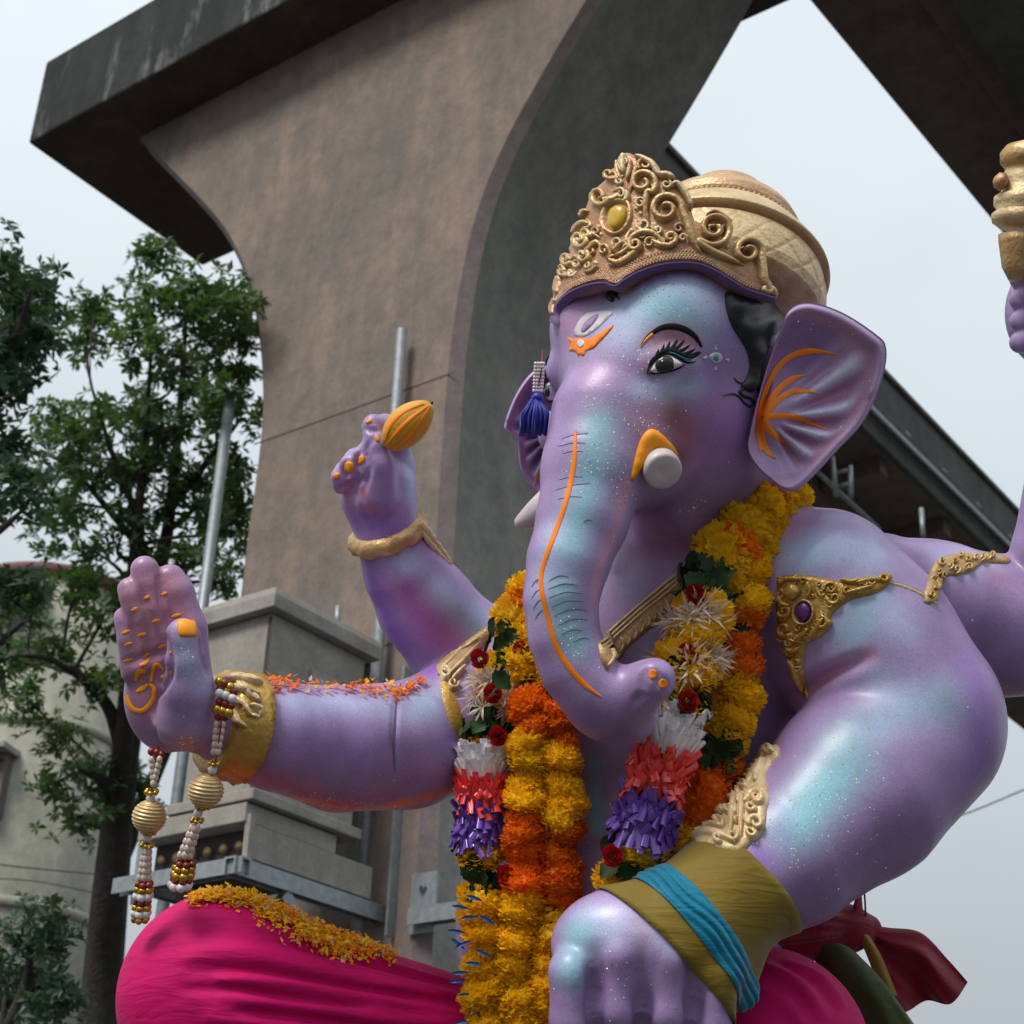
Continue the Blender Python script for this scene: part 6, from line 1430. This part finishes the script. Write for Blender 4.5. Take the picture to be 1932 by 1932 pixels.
def strand(pts, segs, parent, rad, lift=None, bvh=None):
    """pts: (x, y[, w]); segs: list of (kind, length share start, end). Flowers are threaded on the line like beads"""
    Q = crom([p[:2] for p in pts], 14)
    if len(pts[0]) > 2: wv = crom([(p[2],) for p in pts], 14)[:, 0]; W3 = np.array([pw(x, y, w_) for (x, y), w_ in zip(Q, wv)])
    else: W3 = np.array([(lambda h_: h_[0] + h_[1] * (rad * .55) * S)(hit(x, y, bvh)) for x, y in Q])
    for _ in range(14): W3[1:-1] = .5 * W3[1:-1] + .25 * (W3[:-2] + W3[2:])
    L_ = np.r_[0, np.cumsum(np.linalg.norm(np.diff(W3, axis=0), axis=1))]; tot = L_[-1]
    def pt(s_): return np.array([np.interp(s_ * tot, L_, W3[:, i]) for i in range(3)])
    for kind, a, b_ in segs:
        if kind in ('yel', 'org', 'mix'):
            pitch = rad * S * .66; n = max(1, int(round((b_ - a) * tot / pitch)))
            for i in range(n):
                s_ = a + (b_ - a) * (i + .5) / n; P = pt(s_); T = unit(pt(min(1, s_ + .01)) - pt(max(0, s_ - .01)))
                T2 = unit(T + np.array([rnd.gauss(0, .34) for _ in range(3)]))
                k = kind if kind != 'mix' else ('org' if i % 4 == 1 else 'yel')
                jit = np.array([rnd.gauss(0, .10) for _ in range(3)]) * rad * S
                put(k, P + jit, T2, [rnd.gauss(0, 1) for _ in range(3)], rad * S * rnd.uniform(.92, 1.16), parent)
        else:
            n = {'leafy': 17, 'stars': 8, 'rw': 84, 'rr': 84, 'rp': 84}[kind]
            cen = (a + b_) / 2
            for i in range(n):
                s_ = rnd.uniform(a, b_); P = pt(s_); T = unit(pt(min(1, s_ + .01)) - pt(max(0, s_ - .01)))
                e1 = unit(np.cross(T, _F)); e2 = unit(np.cross(T, e1)); e2 = e2 if e2 @ _F < 0 else -e2   # e2 towards the lens
                th = rnd.uniform(-1.75, 1.75); dr = e1 * math.sin(th) + e2 * math.cos(th)
                if kind == 'leafy': put('leaf', P + dr * rad * S * .55 + T * rnd.gauss(0, .3) * rad * S * .2, unit(dr + .3 * T * rnd.gauss(0, 1)), np.cross(dr, T * rnd.choice((1, -1)) + e1 * rnd.gauss(0, .6)), rad * S * rnd.uniform(.7, .95), parent)
                elif kind == 'stars': put('star', P + dr * rad * S * .85, dr, T, rad * S * rnd.uniform(.8, 1.05), parent)
                else:
                    row, colm = i % 6, i // 6
                    s_ = a + (b_ - a) * (row + .6 + rnd.gauss(0, .12)) / 6.2; P = pt(s_)
                    th = -2.0 + 4.0 * (colm + .5 * (row % 2) + rnd.gauss(0, .15)) / 14; dr = e1 * math.sin(th) + e2 * math.cos(th); tg = np.cross(T, dr)
                    up_ = {'rw': -1, 'rr': rnd.choice((-1, -1, 1)), 'rp': rnd.choice((-1, 1))}[kind]
                    ln = unit(T * up_ + tg * rnd.gauss(0, .30 if kind == 'rw' else .55) + dr * rnd.uniform(.1, .45))
                    put(kind, P + dr * rad * S * rnd.uniform(.74, .84) - ln * rad * S * .25, ln, np.cross(dr, ln), rad * S * rnd.uniform(.72, .95), parent)
    for kind, a, b_ in segs:
        if kind in ('rw', 'rr', 'rp'):
            mb = MB(); mb.tube([pt(u) for u in np.linspace(a, b_, 6)], [rad * S * q for q in (.55, .74, .78, .78, .74, .55)], 14); mb.build('ribbon_core', FL[kind][0].materials[0], parent)
    mb = MB(); mb.tube(W3, rad * S * .45, 8); mb.build('core', M['gleaf'], parent)
    return pt
def rosepos(x, y, wv, parent, sc=19, ax=None): put('rose', pw(x, y, wv), unit((-_F if ax is None else ax) + .2 * _U), _R, sc * S, parent)
ga = thing('ribbon_garland', 'garland with ribbon puffs, white tuberoses, roses and leaves around the neck', 'garland', pw(1100, 1650, -200))
gb = thing('marigold_garland', 'thick garland of alternating orange and yellow marigold blocks around the neck', 'garland', pw(1150, 1750, -220))
# ribbon garland, right side
RA = [(1470, 930, 60), (1432, 962, -10), (1392, 1012, -60), (1356, 1062, -95), (1330, 1110, -120), (1316, 1160, -140), (1304, 1220, -160), (1292, 1280, -180), (1276, 1340, -195), (1256, 1410, -205), (1236, 1480, -212), (1214, 1560, -222), (1190, 1630, -232), (1160, 1690, -240)]
pt = strand(RA, [('mix', 0, .315), ('leafy', .325, .385), ('yel', .385, .43), ('stars', .41, .45), ('yel', .44, .47), ('stars', .475, .54), ('yel', .49, .555), ('leafy', .557, .605), ('yel', .60, .62), ('rw', .625, .70), ('rr', .71, .79), ('rp', .80, .88), ('yel', .885, .91), ('leafy', .91, .945), ('yel', .945, 1)], ga, 54)
for x, y, wv in ((1312, 1122, -190), (1298, 1232, -222), (1298, 1322, -250), (1156, 1614, -300)): rosepos(x, y, wv, ga)
# ribbon garland, left side
LA = [(1010, 1110, 0), (985, 1145, -10), (962, 1195, -25), (945, 1245, -40), (938, 1300, -55), (922, 1360, -70), (912, 1410, -85), (910, 1460, -95), (908, 1520, -105), (905, 1580, -112), (908, 1640, -120), (912, 1700, -130), (915, 1760, -140), (918, 1830, -150), (925, 1900, -160), (930, 1980, -165)]
strand(LA, [('mix', 0, .13), ('leafy', .14, .18), ('yel', .18, .215), ('stars', .20, .25), ('yel', .24, .29), ('stars', .26, .305), ('leafy', .31, .36), ('yel', .36, .385), ('rw', .385, .437), ('rr', .445, .497), ('rp', .505, .578), ('yel', .585, .617), ('leafy', .62, .67), ('yel', .672, 1)], ga, 46)
for x, y, wv in ((905, 1242, -90), (985, 1228, -85), (940, 1388, -130), (956, 1650, -170), (930, 1308, -110)): rosepos(x, y, wv, ga, 18)
for i in range(16):
    y = 1700 + i * 15; x = 918 + rnd.uniform(-46, 38); put('bt', pw(x, y, -178 - rnd.uniform(0, 10)), -_F + .4 * _U, _U + .3 * _R * rnd.gauss(0, 1), (8 * S, 30 * S, 20 * S), ga)
# marigold garland, right strand and left double strand
RB = [(1482, 945, 80), (1452, 990, 5), (1424, 1050, -50), (1404, 1120, -85), (1396, 1190, -100), (1392, 1260, -112), (1384, 1330, -125), (1366, 1400, -140), (1352, 1470, -150), (1335, 1540, -165), (1310, 1610, -185), (1285, 1680, -200)]
strand(RB, [('yel', 0, .37), ('org', .375, .51), ('yel', .51, .68), ('leafy', .68, .70), ('org', .70, .86), ('yel', .86, 1)], gb, 46)
for dx, ph in ((-30, 0), (32, .35)):
    LB = [(1030 + dx * .2, 1150, -30), (1012 + dx * .5, 1210, -50), (1018 + dx * .8, 1280, -80), (1028 + dx, 1350, -110), (1030 + dx, 1430, -125), (1028 + dx, 1510, -135), (1024 + dx, 1590, -145), (1022 + dx, 1670, -155), (1008 + dx, 1750, -165), (1002 + dx, 1830, -175), (1010 + dx, 1900, -185), (1030 + dx, 1980, -190)]
    d_ = .03 * (dx < 0)
    strand(LB, [('yel', 0, .19), ('org', .195, .335 - d_), ('yel', .335 - d_, .51 - d_), ('org', .51 - d_, .685 - 1.4 * d_), ('yel', .685 - 1.4 * d_, 1)], gb, 43)
for x, y in ((960, 1300), (1055, 1300), (1062, 1320)): put('leaf', pw(x, y, -165), -_F + .3 * _U, _R + _U, 40 * S, gb)

# ------------------------------------------------------------------ loose petals
def scatter(name, label, paths, n, bvh, cols, sz=(4, 13), h=(0, 12)):
    V = {k: [] for k in range(len(cols))}; mb = MB()
    for i in range(n):
        p0, p1, spread = rnd.choice(paths); u = rnd.random(); x = p0[0] + (p1[0] - p0[0]) * u + rnd.gauss(0, spread * .6); y = p0[1] + (p1[1] - p0[1]) * u + rnd.gauss(0, spread)
        r = bvh.ray_cast(Vector(CAM), Vector(ray(x, y)).normalized())
        if r[0] is None:
            y += 10; r = bvh.ray_cast(Vector(CAM), Vector(ray(x, y)).normalized())
            if r[0] is None: continue
        P = np.array(r[0]); n_ = np.array(r[1]); n_ = n_ if n_ @ _F < 0 or n_[2] > 0 else -n_
        P = P + n_ * rnd.uniform(*h) * S; d = unit(np.cross(n_, [rnd.gauss(0, 1) for _ in range(3)])); s_ = np.cross(n_, d); L_ = rnd.uniform(*sz) * S; wd = L_ * rnd.uniform(.25, .5); k = rnd.uniform(0, .8)
        mb.add([P, P + d * L_ * .5 + s_ * wd + n_ * L_ * k * .5, P + d * L_ * .55 + n_ * L_ * k * .3, P + d * L_ * .5 - s_ * wd + n_ * L_ * k * .5, P + d * L_ + n_ * L_ * k], [(0, 1, 2), (0, 2, 3), (1, 4, 2), (2, 4, 3)], rnd.choices(range(len(cols)), [5, 1.2, .4][:len(cols)])[0])
    o = mb.build(name, cols, None, False); tag(o, label, 'petals', kind='stuff')
lp = [petalmat('petal_yellow', (0.96, 0.64, 0.012), (0.90, 0.52, 0.01)), petalmat('petal_orange', (0.92, 0.24, 0.01), (0.85, 0.15, 0.01)), M['white_f']]
def crest(x, bvh, y0=1640):
    y = y0
    while y < 1930 and bvh.ray_cast(Vector(CAM), Vector(ray(x, y)).normalized())[0] is None: y += 3
    return y
_c = {x: crest(x, dhoti_bvh) for x in range(350, 780, 10)}
kp = [((x, _c[x] + 4 + q), (x + 10, _c[x + 10] + 4 + q), w_) for x in range(360, 740, 10) for q, w_ in (((2, 4), (7, 5)) if x < 420 or x > 690 else ((2, 5), (10, 7), (22, 10) if 470 < x < 660 else (6, 5)))]
scatter('loose_petals', 'loose yellow and orange petals strewn along the top of the magenta knee', kp, 3600, dhoti_bvh, lp)
scatter('loose_petals', 'orange and yellow petals lying along the top of the outstretched forearm', [((505, 1292), (550, 1292), 6), ((555, 1296), (700, 1302), 4), ((680, 1300), (760, 1310), 7), ((755, 1308), (800, 1290), 5), ((405, 1280), (440, 1276), 4)], 420, body_bvh, [lp[1], lp[0], M['white_f']])

# ------------------------------------------------------------------ bead pendants and tassel
M['pearl'] = mat('pearl', (0.66, 0.55, 0.46), .22, col2=(0.58, 0.42, 0.36), vscale=60, coat=.6); M['pearlw'] = mat('white_pearl', (0.70, 0.66, 0.66), .2, coat=.7)
M['beadgold'] = mat('bead_gold', (0.55, 0.32, 0.04), .25, .8, objvar=.2); M['beadred'] = mat('bead_red', (0.20, 0.02, 0.012), .3, objvar=.3)
def ballmesh(nm, m, seg=12, ring=8, sz=1.0):
    V, F_ = [(0, 0, 1)], []
    for i in range(1, ring):
        for k in range(seg): a, e = 6.2832 * k / seg, math.pi * i / ring; V.append((math.sin(e) * math.cos(a), math.sin(e) * math.sin(a), math.cos(e) * sz))
    V.append((0, 0, -1)); V[0] = (0, 0, sz); V[-1] = (0, 0, -sz); e = len(V) - 1
    for k in range(seg): k2 = (k + 1) % seg; F_ += [(0, 1 + k, 1 + k2), (e, e - 1 - k, e - 1 - k2)] if False else [(0, 1 + k, 1 + k2), (e, e - seg + k2, e - seg + k)]
    for i in range(ring - 2):
        for k in range(seg): k2 = (k + 1) % seg; a = 1 + i * seg; F_.append((a + k, a + seg + k, a + seg + k2, a + k2))
    return mkmesh(nm, V, F_, m)
BM = {k: ballmesh(k, M[m]) for k, m in (('pearl', 'pearl'), ('white_pearl', 'pearlw'), ('gold_bead', 'beadgold'), ('red_bead', 'beadred'))}
BM['seed_pearl'] = ballmesh('seed_pearl', M['pearl'], 10, 8, 1.35)
def bead(k, x, y, wv, r, p, nm=None): return mkobj(nm or k, BM[k], p, pw(x, y, wv), Vector((0, 0, 1)).rotation_difference(Vector(_U)), r * S)
def wound_ball(x, y, wv, r, p):   # ball wound with metallic cord
    pr = []
    for i in range(73): e = math.pi * (i / 72) ; rr = math.sin(e) * r * (1 + .05 * math.cos(i / 72 * 6.2832 * 14)); pr.append((-math.cos(e) * r * S, max(.0005, rr * S)))
    mb = MB(); mb.lathe(pw(x, y, wv), unit(_U + .15 * _R), pr, 36); mb.build('wound_ball', bpy.data.materials.get('wound_cord') or mat('wound_cord', (0.66, 0.48, 0.24), .4, .3, col2=(0.50, 0.34, 0.15), vscale=50), p)
def ring_beads(x, y, wv, n, R_, r, k, p):
    for i in range(n): a = 6.283 * i / n + .3; bead(k, x + R_ * math.cos(a), y + .35 * R_ * math.sin(a) * -1, wv + R_ * math.sin(a) * .9, r, p)
def cordtube(pts, p, r=1.6): mb = MB(); mb.tube(crom([pw(*q) for q in pts], 6), r * S, 6); mb.build('cord', M['beadred'], p)
pa = thing('bead_pendant', 'right bead pendant with cord-wound ball, hanging from the bracelet of the open palm', 'pendant', pw(345, 1680, -290), 'bead pendants of the open palm')
W_ = -365
cordtube([(428, 1282, W_ + 20), (420, 1340, W_ - 14), (408, 1430, W_ - 14), (390, 1490, W_ - 8), (368, 1560, W_), (342, 1680, W_ + 10)], pa)
for i, (x, y) in enumerate([(414, 1286), (424, 1290), (434, 1296), (416, 1300), (428, 1304), (440, 1306)]): bead(('gold_bead', 'red_bead')[i % 2], x, y, W_ - 4, 8, pa)
for x, y in ((414, 1308), (426, 1312), (438, 1318)): bead('white_pearl', x, y, W_ - 10, 8, pa)
for x, y in ((414, 1324), (425, 1328), (436, 1332), (412, 1352), (424, 1354)): bead('red_bead', x, y, W_ - 10, 7, pa)
for x, y in ((410, 1339), (420, 1342), (431, 1345)): bead('gold_bead', x, y, W_ - 12, 9, pa)
for i in range(5): bead('seed_pearl', 409 - i * 1.4, 1366 + i * 13, W_ - 10, 5.5, pa); bead('seed_pearl', 420 - i * 2.2, 1366 + i * 13, W_ - 12, 5.5, pa)
ring_beads(404, 1440, W_ - 10, 6, 9, 4, 'gold_bead', pa); bead('white_pearl', 401, 1452, W_ - 10, 8, pa); wound_ball(388, 1492, W_ - 6, 29, pa); ring_beads(383, 1522, W_ - 6, 7, 12, 4, 'gold_bead', pa)
bead('white_pearl', 374, 1534, W_ - 6, 8, pa); ring_beads(372, 1548, W_ - 4, 6, 10, 4, 'gold_bead', pa)
for i in range(5):
    for q in (-1, 0, 1): bead('seed_pearl', 367 - i * 4.5 + q * (5 + i * .9), 1564 + i * 12.5, W_ - 2 - 3 * (q == 0), 6, pa)
for j, (y, k, r) in enumerate(((1628, 'red_bead', 6), (1638, 'gold_bead', 7), (1650, 'gold_bead', 8), (1660, 'red_bead', 6), (1670, 'white_pearl', 8))): ring_beads(350 - j * 2.5, y, W_, 7, 16, r, k, pa)
pb = thing('bead_pendant', 'left bead pendant with cord-wound ball, hanging below the heel of the open palm', 'pendant', pw(262, 1740, -290), 'bead pendants of the open palm')
W_ = -350
cordtube([(300, 1405, W_ + 40), (294, 1440, W_ + 10), (285, 1500, W_), (280, 1560, W_), (272, 1650, W_), (262, 1745, W_)], pb)
for x, y in ((286, 1418), (296, 1420), (305, 1424), (291, 1428)): bead('red_bead', x, y, W_ + 4, 7, pb)
for i in range(5): bead('seed_pearl', 287 + i * .6, 1434 + i * 11, W_, 5.5, pb); bead('seed_pearl', 301 - i * 2.6, 1434 + i * 11, W_ - 3, 5.5, pb)
ring_beads(286, 1494, W_, 6, 10, 4.5, 'gold_bead', pb); bead('white_pearl', 284, 1506, W_, 8, pb); wound_ball(282, 1541, W_, 28, pb); ring_beads(281, 1570, W_, 7, 12, 4, 'gold_bead', pb)
bead('white_pearl', 279, 1580, W_, 8, pb); ring_beads(278, 1594, W_, 6, 11, 4, 'gold_bead', pb)
for i in range(5):
    for q in (-1, 0, 1): bead('seed_pearl', 277 - i * 1.2 + q * (4 + i * .9), 1608 + i * 12, W_ - 3 * (q == 0), 6, pb)
for j, (y, k, r) in enumerate(((1668, 'red_bead', 6), (1678, 'gold_bead', 7), (1690, 'white_pearl', 8), (1702, 'red_bead', 6), (1712, 'gold_bead', 7), (1722, 'white_pearl', 8), (1734, 'gold_bead', 6))): ring_beads(272 - j * 1.2, y, W_, 6, 12, r, k, pb)
# blue tassel beside the far eye
ts = thing('blue_tassel', 'royal blue tassel on strings of white beads hanging beside the far eye', 'tassel', pw(1008, 820, -110))
TW_ = -105
for q in (-9, -3, 3, 9):
    for i in range(9): bead('white_pearl', 1018 + q * .8 - i * .4, 686 + i * 6.4, TW_ - (q == 0) * 4, 3.6, ts)
mb = MB(); mb.tube(crom([pw(1024, 660, TW_ + 40), pw(1022, 690, TW_), pw(1014, 745, TW_)], 6), 1.5 * S, 6); mb.build('cord', M['beadred'], ts)
M['blue'] = mat('blue_silk', (0.008, 0.025, 0.40), .5, col2=(0.005, 0.014, 0.26), vscale=60, sheen=.3)
mb = MB(); mb.lathe(pw(1014, 740, TW_), -_U, [(0, 3 * S), (4 * S, 9 * S), (10 * S, 11 * S), (15 * S, 9 * S)], 14); mb.build('tassel_head', M['blue'], ts)
mb = MB()
for i in range(150):
    a = rnd.random() * 6.283; q = math.sqrt(rnd.random()); r0 = 8 * q; r1 = rnd.uniform(24, 30) * q; l = rnd.uniform(62, 72)
    x0, y0 = 1011, 752
    mb.tube([pw(x0 + r0 * math.cos(a), y0, TW_ + r0 * math.sin(a)), pw(x0 - 3 + r1 * 1.05 * math.cos(a), y0 + l * .45, TW_ + r1 * math.sin(a)), pw(x0 - 6 + r1 * math.cos(a), y0 + l, TW_ + r1 * math.sin(a))], [1.9 * S, 1.9 * S, 1.0 * S], 4)
o = mb.build('fringe', M['blue'], ts); o['kind'] = 'stuff'
